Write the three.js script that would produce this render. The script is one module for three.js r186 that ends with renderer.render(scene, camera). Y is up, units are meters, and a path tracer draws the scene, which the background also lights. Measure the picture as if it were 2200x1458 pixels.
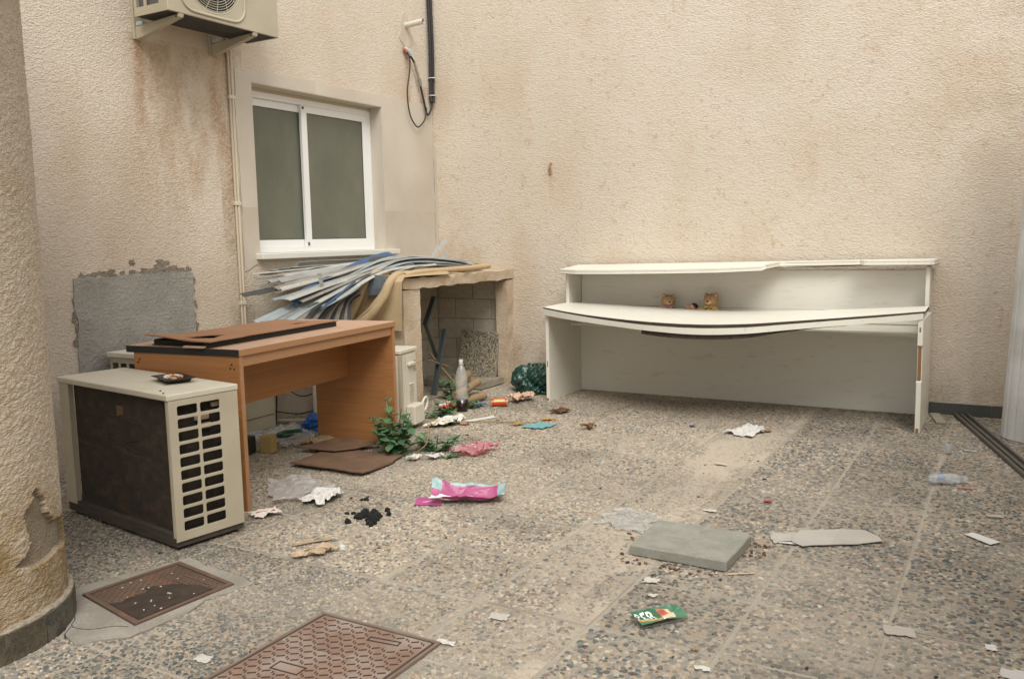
import * as THREE from 'three';
import { RoundedBoxGeometry } from 'three/addons/geometries/RoundedBoxGeometry.js';
import { mergeGeometries, mergeVertices } from 'three/addons/utils/BufferGeometryUtils.js';
import { MarchingCubes } from 'three/addons/objects/MarchingCubes.js';

// ---------- camera, sky, sun, exposure ----------
const scene = new THREE.Scene();
const camera = new THREE.PerspectiveCamera(42.735, 2200 / 1458, 0.05, 80);
camera.position.set(4.823, 1.34, 6.9236);
camera.rotation.order = 'YXZ';
camera.rotation.set(-0.11657562, 0.5239305, -0.02081344);
scene.add(camera);

const skyW = 64, skyH = 32, skyData = new Float32Array(skyW * skyH * 4);
for (let j = 0; j < skyH; j++) for (let i = 0; i < skyW; i++) {
  const el = Math.max(0, Math.sin(((j + 0.5) / skyH - 0.5) * Math.PI)), L = 0.58 * (1 + 0.5 * el), k = (j * skyW + i) * 4;
  skyData.set([L * 1.0, L * 1.015, L * 1.03, 1], k);
}
const sky = new THREE.DataTexture(skyData, skyW, skyH, THREE.RGBAFormat, THREE.FloatType);
sky.mapping = THREE.EquirectangularReflectionMapping;
sky.magFilter = THREE.LinearFilter; sky.needsUpdate = true;
scene.background = sky; scene.environment = sky;

const sun = new THREE.DirectionalLight(new THREE.Color(1, 0.965, 0.91), 1.45);
sun.position.set(7.4, 9.4, 8.2); sun.target.position.set(2.4, 0.5, 2);
sun.castShadow = true; sun.shadow.radius = 60; sun.shadow.mapSize.set(2048, 2048);
Object.assign(sun.shadow.camera, { left: -7, right: 7, top: 7, bottom: -7, near: 0.5, far: 30 });
scene.add(sun, sun.target);

const renderer = new THREE.WebGLRenderer({ antialias: true });
renderer.setSize(1024, 678);
renderer.toneMapping = THREE.LinearToneMapping;
renderer.toneMappingExposure = 1.74;
renderer.shadowMap.enabled = true;

// ---------- small helpers ----------
const V = (x, y, z) => new THREE.Vector3(x, y, z);
function rng(s) { return () => { s |= 0; s = (s + 0x6d2b79f5) | 0; let t = Math.imul(s ^ (s >>> 15), 1 | s); t = (t + Math.imul(t ^ (t >>> 7), 61 | t)) ^ t; return ((t ^ (t >>> 14)) >>> 0) / 4294967296; }; }
const clamp = (x, a = 0, b = 1) => Math.min(b, Math.max(a, x));
const sstep = (a, b, x) => { const t = clamp((x - a) / (b - a)); return t * t * (3 - 2 * t); };
const mix = (a, b, t) => a + (b - a) * t;
function hash2(i, j, s) { let h = Math.imul(i, 374761393) + Math.imul(j, 668265263) + Math.imul(s, 2147483647 ^ 0x5bd1e995) | 0; h = Math.imul(h ^ (h >>> 13), 1274126177); return ((h ^ (h >>> 16)) >>> 0) / 4294967296; }
function noise(x, y, s = 0, p = 0) {           // value noise, 0..1; p: period in cells (0 = none)
  let i = Math.floor(x), j = Math.floor(y); const fx = x - i, fy = y - j, u = fx * fx * (3 - 2 * fx), v = fy * fy * (3 - 2 * fy);
  let i1 = i + 1, j1 = j + 1;
  if (p) { i = ((i % p) + p) % p; j = ((j % p) + p) % p; i1 = ((i1 % p) + p) % p; j1 = ((j1 % p) + p) % p; }
  return mix(mix(hash2(i, j, s), hash2(i1, j, s), u), mix(hash2(i, j1, s), hash2(i1, j1, s), u), v);
}
function fbm(x, y, s = 0, o = 4) { let a = 0.5, t = 0, w = 0; for (let k = 0; k < o; k++) { t += a * noise(x, y, s + k * 17); w += a; x *= 2.03; y *= 2.03; a *= 0.5; } return t / w; }
const toS = (c) => (c <= 0.0031308 ? 12.92 * c : 1.055 * Math.pow(c, 1 / 2.4) - 0.055);
function colorTex(w, h, fn, wrap = true) {     // fn(i, j, out) gives linear rgb
  const d = new Uint8Array(w * h * 4), o = [0, 0, 0];
  for (let j = 0; j < h; j++) for (let i = 0; i < w; i++) { fn(i, j, o); const k = (j * w + i) * 4; for (let c = 0; c < 3; c++) d[k + c] = 255 * clamp(toS(Math.max(0, o[c]))); d[k + 3] = 255; }
  const t = new THREE.DataTexture(d, w, h); t.colorSpace = THREE.SRGBColorSpace; return finish(t, wrap);
}
function dataTex(w, h, fn, wrap = true) {      // fn gives 0..1 height
  const d = new Uint8Array(w * h * 4);
  for (let j = 0; j < h; j++) for (let i = 0; i < w; i++) { const k = (j * w + i) * 4, v = 255 * clamp(fn(i, j)); d[k] = d[k + 1] = d[k + 2] = v; d[k + 3] = 255; }
  return finish(new THREE.DataTexture(d, w, h), wrap);
}
function finish(t, wrap) { t.wrapS = t.wrapT = wrap ? THREE.RepeatWrapping : THREE.ClampToEdgeWrapping; t.magFilter = THREE.LinearFilter; t.minFilter = THREE.LinearMipmapLinearFilter; t.generateMipmaps = true; t.needsUpdate = true; return t; }
function rep(t, sx, sy, ox = 0, oy = 0) { const c = t.clone(); c.repeat.set(1 / sx, 1 / sy); c.offset.set(ox, oy); c.needsUpdate = true; return c; }
const lin = (r, g, b) => new THREE.Color().setRGB(r, g, b);
function std(r, g, b, rough = 0.8, extra = {}) { return new THREE.MeshStandardMaterial({ color: lin(r, g, b), roughness: rough, side: THREE.DoubleSide, ...extra }); }
function phys(r, g, b, rough, extra = {}) { return new THREE.MeshPhysicalMaterial({ color: lin(r, g, b), roughness: rough, side: THREE.DoubleSide, ...extra }); }

const taken = {};
function numbered(n) { const k = taken[n] = (taken[n] ?? -1) + 1; return k ? `${n}_${String(k).padStart(3, '0')}` : n; }
function tag(o, label, category, group, kind) { if (label) o.userData.label = label; if (category) o.userData.category = category; if (group) o.userData.group = group; if (kind) o.userData.kind = kind; return o; }
function thing(name, label, category, pos = [0, 0, 0], turn = 0, group) {
  const g = new THREE.Group(); g.name = numbered(name); g.position.set(...pos); g.rotation.y = turn; scene.add(g);
  return tag(g, label, category, group);
}
function shade(m) { m.castShadow = m.receiveShadow = true; return m; }
function part(parent, name, geo, mat, kind) { const m = shade(new THREE.Mesh(geo, mat)); m.name = name; parent.add(m); if (kind) m.userData.kind = kind; return m; }
function subgroup(parent, name) { const g = new THREE.Group(); g.name = name; parent.add(g); return g; }
function single(name, geo, mat, label, category, pos, group, turn = 0) {       // a thing that is one mesh; geo in local coordinates
  const m = shade(new THREE.Mesh(geo, mat)); m.name = numbered(name); m.position.set(...pos); m.rotation.y = turn; scene.add(m);
  return tag(m, label, category, group);
}
function bx(w, h, d, x = 0, y = 0, z = 0, r = 0.002) { const g = r > 0 ? new RoundedBoxGeometry(w, h, d, 1, Math.min(r, w / 2.1, h / 2.1, d / 2.1)) : new THREE.BoxGeometry(w, h, d); return g.translate(x, y, z); }
function b2(x0, x1, y0, y1, z0, z1, r = 0.002) { return bx(x1 - x0, y1 - y0, z1 - z0, (x0 + x1) / 2, (y0 + y1) / 2, (z0 + z1) / 2, r); }
function tube(pts, r, seg = 24, rad = 8, closed = false) { return new THREE.TubeGeometry(new THREE.CatmullRomCurve3(pts.map((p) => V(...p)), closed), seg, r, rad, closed); }
function cyl(r0, r1, h, x, y, z, n = 20) { return new THREE.CylinderGeometry(r1, r0, h, n).translate(x, y + h / 2, z); }
function shapeOf(pts) { const s = new THREE.Shape(); pts.forEach(([x, y], i) => (i ? s.lineTo(x, y) : s.moveTo(x, y))); s.closePath(); return s; }
function extr(pts, depth, bevel = 0, holes = []) {
  const s = shapeOf(pts); holes.forEach((h) => s.holes.push(new THREE.Path(h.map(([x, y]) => new THREE.Vector2(x, y)))));
  return new THREE.ExtrudeGeometry(s, { depth, bevelEnabled: bevel > 0, bevelThickness: bevel, bevelSize: bevel, bevelOffset: -bevel, bevelSegments: 1, steps: 1 });
}
function merge(list) { const l = list.map((g) => { const n = g.index ? g.toNonIndexed() : g; for (const k of Object.keys(n.attributes)) if (!['position', 'normal', 'uv'].includes(k)) n.deleteAttribute(k); if (!n.attributes.uv) n.setAttribute('uv', new THREE.Float32BufferAttribute(new Float32Array(n.attributes.position.count * 2), 2)); return n; }); return mergeGeometries(l); }
function wobbly(pts, amp, step, s) {            // outline resampled and roughened
  const out = []; for (let i = 0; i < pts.length; i++) { const a = pts[i], b = pts[(i + 1) % pts.length], L = Math.hypot(b[0] - a[0], b[1] - a[1]), n = Math.max(1, Math.round(L / step)); for (let k = 0; k < n; k++) { const t = k / n, x = mix(a[0], b[0], t), y = mix(a[1], b[1], t); out.push([x + (fbm(x * 9 + s, y * 9, s, 3) - 0.5) * amp * 2, y + (fbm(x * 9, y * 9 + s, s + 5, 3) - 0.5) * amp * 2]); } } return out;
}
function inPoly(x, y, P) { let c = false; for (let i = 0, j = P.length - 1; i < P.length; j = i++) if ((P[i][1] > y) !== (P[j][1] > y) && x < (P[j][0] - P[i][0]) * (y - P[i][1]) / (P[j][1] - P[i][1]) + P[i][0]) c = !c; return c; }

// ---------- shared textures ----------
const N1 = 1024;
const stuccoBump = dataTex(N1, N1, (i, j) => {  // 1.4 m tile: spattered render, grains about 1-2 cm
  const u = i / N1, v = j / N1, a = noise(u * 64, v * 110, 1, 0 || 64 * 110), wx = (a - 0.5) * 1.1;
  const n1 = noise((u * 64 + wx) % 64, v * 104, 3, 0), n2 = noise(u * 128, v * 192, 5, 0), n3 = noise(u * 30, v * 44, 8, 0), n4 = noise(u * 300, v * 380, 9, 0);
  return 0.5 * Math.pow(Math.abs(n1 * 2 - 1), 0.8) + 0.26 * n2 + 0.16 * n3 + 0.1 * n4;
});
const grain = dataTex(512, 512, (i, j) => 0.5 * hash2(i, j, 4) + 0.5 * noise(i / 3, j / 3, 2));
const woodTex = (a, b, s, sx = 2) => colorTex(512, 512, (i, j, o) => {
  const y = j / 512, x = i / 512, g = fbm(x * sx + s, y * 60, s, 3), w = fbm(x * 1.5, y * 7 + s, s + 9, 3), t = clamp(0.55 * g + 0.6 * w - 0.1 + 0.12 * (hash2(i >> 2, j, s) - 0.5));
  for (let c = 0; c < 3; c++) o[c] = mix(a[c], b[c], t);
});
const blotch = (a, b, s, f = 5, fine = 0.25) => colorTex(512, 512, (i, j, o) => {
  const t = clamp(fbm(i / 512 * f, j / 512 * f, s, 5) * 1.5 - 0.25 + fine * (hash2(i, j, s) - 0.5) + fine * (noise(i / 4, j / 4, s) - 0.5));
  for (let c = 0; c < 3; c++) o[c] = mix(a[c], b[c], t);
});

// ---------- structure: walls ----------
const WALLC = [0.615, 0.54, 0.44], RUST = [0.30, 0.135, 0.045], GRIME = [0.20, 0.145, 0.085], PALE = [0.70, 0.62, 0.52];
const put = (o, c, t) => { t = clamp(t); for (let k = 0; k < 3; k++) o[k] = mix(o[k], c[k], t); };
const gau = (x, c, r) => Math.exp(-(((x - c) / r) ** 2));
function wallBase(o, x, y, s) {
  const m = fbm(x * 1.3, y * 1.3, s, 4), f = noise(x * 90, y * 120, s + 3), g = noise(x * 240, y * 240, s + 4);
  for (let k = 0; k < 3; k++) o[k] = WALLC[k];
  put(o, PALE, (m - 0.35) * 1.2);
  put(o, [0.46, 0.32, 0.19], clamp((f - 0.62) * 1.5) * 0.75 + clamp((g - 0.75) * 1.2) * 0.5);          // tan sand grains showing in the render
  put(o, [0.52, 0.39, 0.26], clamp(fbm(x * 2.1 + 7, y * 1.1, s + 8, 4) - 0.5) * 1.6);
}
const LW = 7.4, LH = 4.9;
const leftColor = colorTex(2048, 1356, (i, j, o) => {
  const z = i / 2048 * LW - 0.2, y = j / 1356 * LH; wallBase(o, z, y, 21);
  const g = fbm(z * 14, y * 5, 31, 4), gr = 0.4 + 0.9 * noise(z * 80, y * 90, 33);
  const streak = (zc, w, y0, y1, c, a) => { if (y < y0 && y > y1 - 0.3) put(o, c, a * gau(z + 0.05 * (fbm(y * 3, zc * 9, 35, 2) - 0.5), zc, w) * sstep(y1 - 0.3, y1 + 0.5, y) * clamp(g * 1.9 - 0.35) * gr); };
  streak(3.2, 0.05, 2.66, 2.0, RUST, 0.75); streak(3.10, 0.16, 2.62, 1.6, [0.36, 0.22, 0.11], 0.6); streak(2.6, 0.045, 2.62, 2.0, RUST, 0.7); streak(2.52, 0.09, 2.7, 1.3, [0.38, 0.22, 0.11], 0.75); streak(2.85, 0.24, 2.65, 1.5, [0.40, 0.27, 0.155], 0.8);
  streak(0.36, 0.035, 3.05, 2.5, RUST, 1.0); streak(0.13, 0.09, 2.75, 1.1, RUST, 0.7); streak(0.3, 0.09, 3.3, 2.7, PALE, 0.8);
  if (y < 1.35) put(o, GRIME, clamp(fbm(z * 3, y * 3, 41, 4) * 2.2 - 0.9) * sstep(1.35, 0.6, y) * 0.75 * gr * (z < 2.6 ? 1 : 0.6));
  if (z > 2.35 && z < 2.6) put(o, GRIME, 0.5 * clamp(fbm(z * 8, y * 6, 43, 4) * 2.4 - 1.1) * gr);
  put(o, [0.42, 0.33, 0.25], 0.55 * clamp(fbm(z * 1.6, y * 0.9, 47, 4) * 2.2 - 0.95) * gr * sstep(2.6, 3.6, z));
}, false);
const BW = 7.4, BH = 4.9;
const backColor = colorTex(2048, 1356, (i, j, o) => {
  const x = i / 2048 * BW - 0.3, y = j / 1356 * BH; wallBase(o, x, y, 61);
  const gr = 0.35 + 1.0 * noise(x * 80, y * 90, 63), n = fbm(x * 4, y * 3, 65, 4);
  put(o, [0.38, 0.22, 0.11], 0.8 * gr * clamp(n * 2.2 - 0.8) * gau(x, 0.18, 0.3) * gau(y, 1.3, 0.35));
  put(o, GRIME, 0.8 * gr * clamp(n * 2.2 - 0.9) * gau(x, 0.9, 0.25) * sstep(0.9, 0.1, y));
  put(o, GRIME, 0.55 * gr * clamp(fbm(x * 6, y * 4, 67, 4) * 2.6 - 1.2) * sstep(0.5, 0.05, y));
  put(o, [0.40, 0.31, 0.21], 0.5 * gr * clamp(fbm(x * 3.3, y * 4.6, 69, 4) * 3.0 - 1.45) * sstep(4.15, 4.6, x) * sstep(1.6, 2.2, y));
  put(o, [0.50, 0.33, 0.2], 0.45 * gr * clamp(fbm(x * 1.5, y * 2.5, 71, 4) * 2.6 - 1.0) * gau(y, 2.2 + (x - 3.8) * 0.3, 0.3) * sstep(3, 3.8, x));
  put(o, [0.68, 0.6, 0.49], 0.6 * clamp(fbm(x * 2, y * 3, 73, 3) * 2.4 - 0.9) * gau(x, 4.05, 0.3) * gau(y, 1.75, 0.2));
  const zz = Math.hypot((x - 1.252) * 2.2, y - 1.9); put(o, RUST, 0.55 * gr * sstep(0.06, 0.0, zz)); streakB(o, x, y, gr);
  put(o, [0.45, 0.34, 0.22], 0.5 * gr * clamp(fbm(x * 9, y * 1.3, 75, 4) * 3.2 - 1.75) * sstep(2.4, 4.2, y)); put(o, [0.40, 0.30, 0.19], 0.7 * gr * clamp(fbm(x * 11, y * 11, 77, 4) * 3 - 1.35) * sstep(0.32, 0.06, y)); put(o, [0.5, 0.36, 0.23], 0.7 * clamp(fbm(x * 26, y * 26, 79, 3) * 6 - 4.1) * gr);
}, false);
function streakB(o, x, y, gr) { if (y < 1.97 && y > 1.6) put(o, RUST, 0.25 * gr * gau(x, 1.25, 0.02) * sstep(1.6, 1.95, y)); }
const stuccoLeft = new THREE.MeshStandardMaterial({ map: rep(leftColor, LW, LH, 0.2 / LW, 0), bumpMap: rep(stuccoBump, 1.0, 1.0), bumpScale: 0.005, roughness: 0.95, side: THREE.DoubleSide });
const stuccoBack = new THREE.MeshStandardMaterial({ map: rep(backColor, BW, BH, 0.3 / BW, 0), bumpMap: rep(stuccoBump, 1.07, 1.07, 0.31, 0.2), bumpScale: 0.005, roughness: 0.95, side: THREE.DoubleSide });
const stuccoBox = new THREE.MeshStandardMaterial({ map: rep(blotch([0.60, 0.50, 0.37], [0.42, 0.31, 0.20], 5, 6, 0.45), 1.1, 1.1), bumpMap: rep(stuccoBump, 1.0, 1.0), bumpScale: 0.005, roughness: 0.95, side: THREE.DoubleSide });
const plaster = std(1, 1, 1, 0.9, { map: rep(blotch([0.60, 0.54, 0.45], [0.50, 0.43, 0.34], 8, 4, 0.12), 1.6, 1.6), bumpMap: rep(grain, 0.35, 0.35), bumpScale: 0.0015 });
const cement = std(1, 1, 1, 0.95, { map: rep(blotch([0.36, 0.34, 0.30], [0.255, 0.24, 0.21], 12, 5, 0.35), 0.9, 0.9), bumpMap: rep(stuccoBump, 1.2, 2.2), bumpScale: 0.006 });
const smear = std(1, 1, 1, 0.95, { map: rep(blotch([0.30, 0.26, 0.20], [0.18, 0.155, 0.12], 14, 9, 0.5), 0.5, 0.5), bumpMap: rep(stuccoBump, 1.0, 1.0), bumpScale: 0.008 });
const whiteAlu = std(0.82, 0.82, 0.79, 0.42, { bumpMap: rep(grain, 0.2, 0.2), bumpScale: 0.0002 });

const WZ0 = 0.775, WZ1 = 2.278, WY0 = 1.262, WY1 = 2.496;
const leftWall = thing('stucco_wall', 'cream stucco wall holding the sliding window and the outdoor cooling unit', 'wall');
part(leftWall, 'render', extr([[-0.25, -0.1], [7, -0.1], [7, 4.8], [-0.25, 4.8]], 0.28, 0, [[[WZ0, WY0], [WZ0, WY1], [WZ1, WY1], [WZ1, WY0]]]).rotateY(-Math.PI / 2), stuccoLeft);
const toLeft = (g, x = 0) => g.rotateY(-Math.PI / 2).translate(x, 0, 0);       // shape (z, y) extruded into -x from x
part(leftWall, 'plaster_surround', toLeft(extr(wobbly([[2.43, 1.13], [2.435, 2.56], [2.2, 2.585], [0.78, 2.59], [0.012, 2.58], [0.012, 1.02], [0.74, 1.06], [0.74, 1.2], [2.3, 1.2]], 0.02, 0.05, 3), 0.007, 0, [[[WZ0, WY0], [WZ0, WY1], [WZ1, WY1], [WZ1, WY0]]]), 0.006), plaster);
part(leftWall, 'cement_patch', toLeft(extr(wobbly([[3.765, 0.5], [3.76, 1.155], [3.3, 1.17], [2.90, 1.155], [2.905, 0.8], [2.885, 0.5]], 0.018, 0.03, 9), 0.012), 0.009), cement);
{ const R = rng(19); let n = 0;                  // trowel smears of cement round its edge
  const blob = (z, y, w, h) => { n++; const P = []; for (let k = 0; k < 16; k++) { const a = k / 16 * 6.2832, q = 0.55 + 0.9 * hash2(n, k, 5); P.push([z + Math.cos(a) * w * q, y + Math.sin(a) * h * q]); } part(leftWall, 'cement_smear', toLeft(extr(wobbly(P, 0.02, 0.012, n * 3), 0.006), 0.003 + n * 0.0002), smear); };
  for (const [z, w] of [[3.70, 0.03], [3.62, 0.05], [3.53, 0.055], [3.43, 0.02], [3.35, 0.03], [3.24, 0.05], [3.16, 0.07], [3.07, 0.06], [2.98, 0.035], [2.93, 0.02]]) blob(z, 1.160 + w * 0.25 + R() * 0.006, w, 0.010 + w * 0.30);
  blob(3.36, 1.24, 0.018, 0.02); blob(3.12, 1.235, 0.05, 0.016);
  for (const y of [1.1, 1.02, 0.93, 0.86, 0.78]) { blob(3.766 + R() * 0.006, y, 0.008 + R() * 0.008, 0.03); blob(2.895 - R() * 0.006, y, 0.008 + R() * 0.010, 0.03); } }
{ // sliding window, set back in the opening
  const w = subgroup(leftWall, 'window'); const wp = (n, g, m = whiteAlu) => part(w, n, g, m);
  const rx = 0.004, d = -0.2;
  wp('reveal', merge([b2(d, rx, WY0, WY1, WZ0 - 0.001, WZ0 + 0.006, 0), b2(d, rx, WY0, WY1, WZ1 - 0.006, WZ1 + 0.001, 0), b2(d, rx, WY1 - 0.006, WY1 + 0.001, WZ0, WZ1, 0)]), plaster);
  const fz0 = WZ0 + 0.007, fz1 = WZ1 - 0.007, fy0 = WY0 + 0.002, fy1 = WY1 - 0.03, x0 = -0.19, x1 = -0.12;
  wp('frame', merge([b2(x0, x1, fy0, fy0 + 0.035, fz0, fz1), b2(x0, x1, fy1 - 0.045, fy1, fz0, fz1), b2(x0, x1, fy0 + 0.035, fy1 - 0.045, fz0, fz0 + 0.045), b2(x0, x1, fy0 + 0.035, fy1 - 0.045, fz1 - 0.045, fz1)]));
  wp('frame', b2(x0 + 0.02, x1 + 0.006, fy1, fy1 + 0.024, fz0, fz1), std(0.5, 0.42, 0.3, 0.8));
  const glassMat = phys(1, 1, 1, 0.2, { map: rep(blotch([0.165, 0.17, 0.125], [0.12, 0.128, 0.098], 18, 4, 0.25), 1.2, 1.2), bumpMap: rep(grain, 0.15, 0.15), bumpScale: 0.0006 });
  const sash = (a, b, x) => {
    const y0 = fy0 + 0.036, y1 = fy1 - 0.046, s = 0.062;
    wp('sash', merge([b2(x - 0.026, x, y0, y0 + 0.062, a, b), b2(x - 0.026, x, y1 - 0.055, y1, a, b), b2(x - 0.026, x, y0 + 0.062, y1 - 0.055, a, a + s), b2(x - 0.026, x, y0 + 0.062, y1 - 0.055, b - s, b)]));
    wp('pane', b2(x - 0.018, x - 0.010, y0 + 0.055, y1 - 0.05, a + 0.05, b - 0.05, 0), glassMat);
    wp('gasket', merge([b2(x - 0.009, x - 0.006, y1 - 0.0585, y1 - 0.0545, a + s, b - s, 0), b2(x - 0.009, x - 0.006, y0 + 0.0615, y0 + 0.0655, a + s, b - s, 0), b2(x - 0.009, x - 0.006, y0 + 0.062, y1 - 0.055, a + s - 0.0005, a + s + 0.003, 0), b2(x - 0.009, x - 0.006, y0 + 0.062, y1 - 0.055, b - s - 0.003, b - s + 0.0005, 0)]), std(0.03, 0.03, 0.03, 0.7));
  };
  sash(1.56, fz1 - 0.046, -0.152); sash(fz0 + 0.046, 1.64, -0.122);
  wp('latch', merge([b2(-0.122, -0.115, fy0 + 0.05, fy0 + 0.075, 1.612, 1.63), b2(-0.122, -0.115, fy1 - 0.075, fy1 - 0.055, 1.612, 1.63)]), std(0.12, 0.08, 0.05, 0.6));
  wp('sill', b2(-0.2, 0.075, WY0 - 0.042, WY0 + 0.001, 0.665, 2.315, 0.006), std(0.70, 0.68, 0.61, 0.6, { bumpMap: rep(grain, 0.2, 0.2), bumpScale: 0.0006 }));
}
const backWall = thing('stucco_wall', 'tall cream stucco wall behind the white reception counter', 'wall');
part(backWall, 'render', extr([[0.0, -0.1], [7, -0.1], [7, 4.8], [0.0, 4.8]], 0.28).translate(0, 0, -0.28), stuccoBack);
{ const sk = [std(1, 1, 1, 0.8, { map: rep(blotch([0.10, 0.10, 0.09], [0.045, 0.05, 0.048], 23, 30, 0.9), 0.5, 0.5) }), std(1, 1, 1, 0.8, { map: rep(blotch([0.12, 0.11, 0.095], [0.05, 0.05, 0.05], 24, 34, 0.9), 0.5, 0.5) })];
  for (let k = 0; k < 12; k++) part(backWall, 'skirting_tile', b2(1.14 + k * 0.4, 1.537 + k * 0.4, -0.02, 0.088, -0.01, 0.012), sk[k % 2]); }
part(backWall, 'plaster_strip', extr(wobbly([[0.004, 0.9], [0.03, 0.9], [0.035, 2.2], [0.004, 2.25]], 0.012, 0.04, 6), 0.006).translate(0, 0, 0.001), plaster);
part(backWall, 'hook', merge([tube([[1.262, 1.985, 0.0], [1.262, 1.985, 0.02], [1.256, 1.955, 0.03], [1.245, 1.92, 0.025]], 0.006, 12, 6), bx(0.02, 0.05, 0.012, 1.249, 1.915, 0.008)]), std(0.35, 0.2, 0.1, 0.8));

// round column, render roughened in the mesh, with a patch where it has come off
const COLX = 1.60, COLZ = 5.44, COLR = 0.43;
{ const PATCH = [[-0.433, 0.53], [-0.528, 0.487], [-0.533, 0.44], [-0.668, 0.386], [-0.95, 0.37], [-1.02, 0.308], [-1.017, 0.262], [-0.715, 0.281], [-0.455, 0.275], [-0.397, 0.264], [-0.169, 0.296], [-0.227, 0.317], [-0.328, 0.341], [-0.336, 0.371], [-0.29, 0.428], [-0.307, 0.466], [-0.368, 0.488]];
  const nT = 420, nY = 520, pos = [], col = [], idx = [], uvs = [], H = 2.89, o = [0, 0, 0];
  for (let j = 0; j <= nY; j++) for (let i = 0; i <= nT; i++) {
    const yj = j / nY, y = 0.06 + H * Math.pow(yj, 1.25), th = i / nT * Math.PI * 2 - Math.PI, s = th * COLR;
    const ang = i === nT ? -Math.PI : th, ss = ang * COLR;
    const w = (fbm(ss * 40, y * 40, 83, 3) - 0.5), inp = inPoly(ang + w * 0.06, y + w * 0.02, PATCH);
    const r0 = 0.0035 * noise(ss * 90, y * 110, 81) + 0.004 * noise(ss * 150, y * 170, 82) + 0.006 * fbm(ss * 6, y * 6, 84, 2);
    const r = COLR - 0.008 + (inp ? -0.012 + 0.004 * fbm(ss * 50, y * 50, 85, 3) : r0);
    pos.push(Math.cos(ang) * r, y, Math.sin(ang) * r); uvs.push(s, y);
    for (let k = 0; k < 3; k++) o[k] = [0.47, 0.395, 0.30][k];
    put(o, [0.36, 0.25, 0.14], 1.1 * clamp(noise(ss * 70, y * 80, 86) - 0.55) + 0.8 * clamp(fbm(ss * 5, y * 4, 87, 4) * 2 - 0.9));
    put(o, [0.26, 0.175, 0.075], clamp(fbm(ss * 10 + 3, y * 9, 88, 4) * 2.6 - 1.0 + sstep(0.5, 0.3, y) * 0.5) * sstep(0.62, 0.36, y) * 0.85);
    if (inp) { for (let k = 0; k < 3; k++) o[k] = [0.22, 0.175, 0.12][k]; put(o, [0.32, 0.27, 0.2], fbm(ss * 25, y * 25, 89, 4) * 1.6 - 0.5); }
    col.push(o[0], o[1], o[2]);
  }
  for (let j = 0; j < nY; j++) for (let i = 0; i < nT; i++) { const a = j * (nT + 1) + i, b = a + 1, c = a + nT + 1, d = c + 1; idx.push(a, c, b, b, c, d); }
  const g = new THREE.BufferGeometry(); g.setAttribute('position', new THREE.Float32BufferAttribute(pos, 3)); g.setAttribute('color', new THREE.Float32BufferAttribute(col, 3)); g.setAttribute('uv', new THREE.Float32BufferAttribute(uvs, 2)); g.setIndex(idx); g.computeVertexNormals();
  const c = thing('round_column', 'thick round stucco column with peeling render near its foot', 'column', [COLX, 0, COLZ]);
  part(c, 'shaft', g, new THREE.MeshStandardMaterial({ vertexColors: true, roughness: 0.95, side: THREE.DoubleSide, bumpMap: rep(stuccoBump, 0.6, 0.66), bumpScale: 0.0055 }));
  const skm = [std(1, 1, 1, 0.85, { map: rep(blotch([0.15, 0.13, 0.095], [0.03, 0.032, 0.028], 25, 9, 0.9), 0.4, 0.4) }), std(1, 1, 1, 0.85, { map: rep(blotch([0.15, 0.12, 0.075], [0.05, 0.043, 0.03], 27, 9, 0.9), 0.4, 0.4) })];
  for (let k = 0; k < 14; k++) { const a0 = k / 14 * 6.2832 + 0.1, a1 = a0 + 6.2832 / 14 - 0.008, P = []; for (let q = 0; q <= 5; q++) { const a = mix(a0, a1, q / 5); P.push([Math.cos(a) * 0.452, Math.sin(a) * 0.452]); } for (let q = 5; q >= 0; q--) { const a = mix(a0, a1, q / 5); P.push([Math.cos(a) * 0.40, Math.sin(a) * 0.40]); }
    part(c, 'skirting_tile', extr(P, 0.105, 0.003).rotateX(Math.PI / 2).translate(0, 0.1, 0), skm[k % 2]); }
  part(c, 'mortar_bead', (() => { const g = new THREE.TorusGeometry(0.437, 0.013, 8, 220).rotateX(Math.PI / 2).translate(0, 0.104, 0), p = g.attributes.position; for (let i = 0; i < p.count; i++) { const a = Math.atan2(p.getZ(i), p.getX(i)), q = 1 + 0.014 * (fbm(a * 20, 1.5, 95, 3) - 0.6); p.setXYZ(i, p.getX(i) * q, p.getY(i) + 0.02 * (fbm(a * 14, 4.5, 96, 3) - 0.55), p.getZ(i) * q); } g.computeVertexNormals(); return g; })(), std(1, 1, 1, 0.95, { map: rep(blotch([0.40, 0.35, 0.27], [0.19, 0.155, 0.105], 29, 14, 0.5), 0.06, 1) }));
}

// unseen wall added outside the picture to darken the right side
{ const w = thing('stucco_wall', 'added cream stucco wall out of view, shading the yard from the right', 'wall'); part(w, 'render', b2(5.75, 6.0, -0.1, 2.6, 0.0, 7.0, 0), stuccoBox); }
// the canopy that the column carries, above the picture
single('canopy_slab', b2(-1.85, 1.15, 0, 0.32, -0.75, 3.2, 0.01), stuccoBox, 'rendered canopy slab carried by the round column', 'canopy', [COLX, 2.96, COLZ]);

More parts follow.
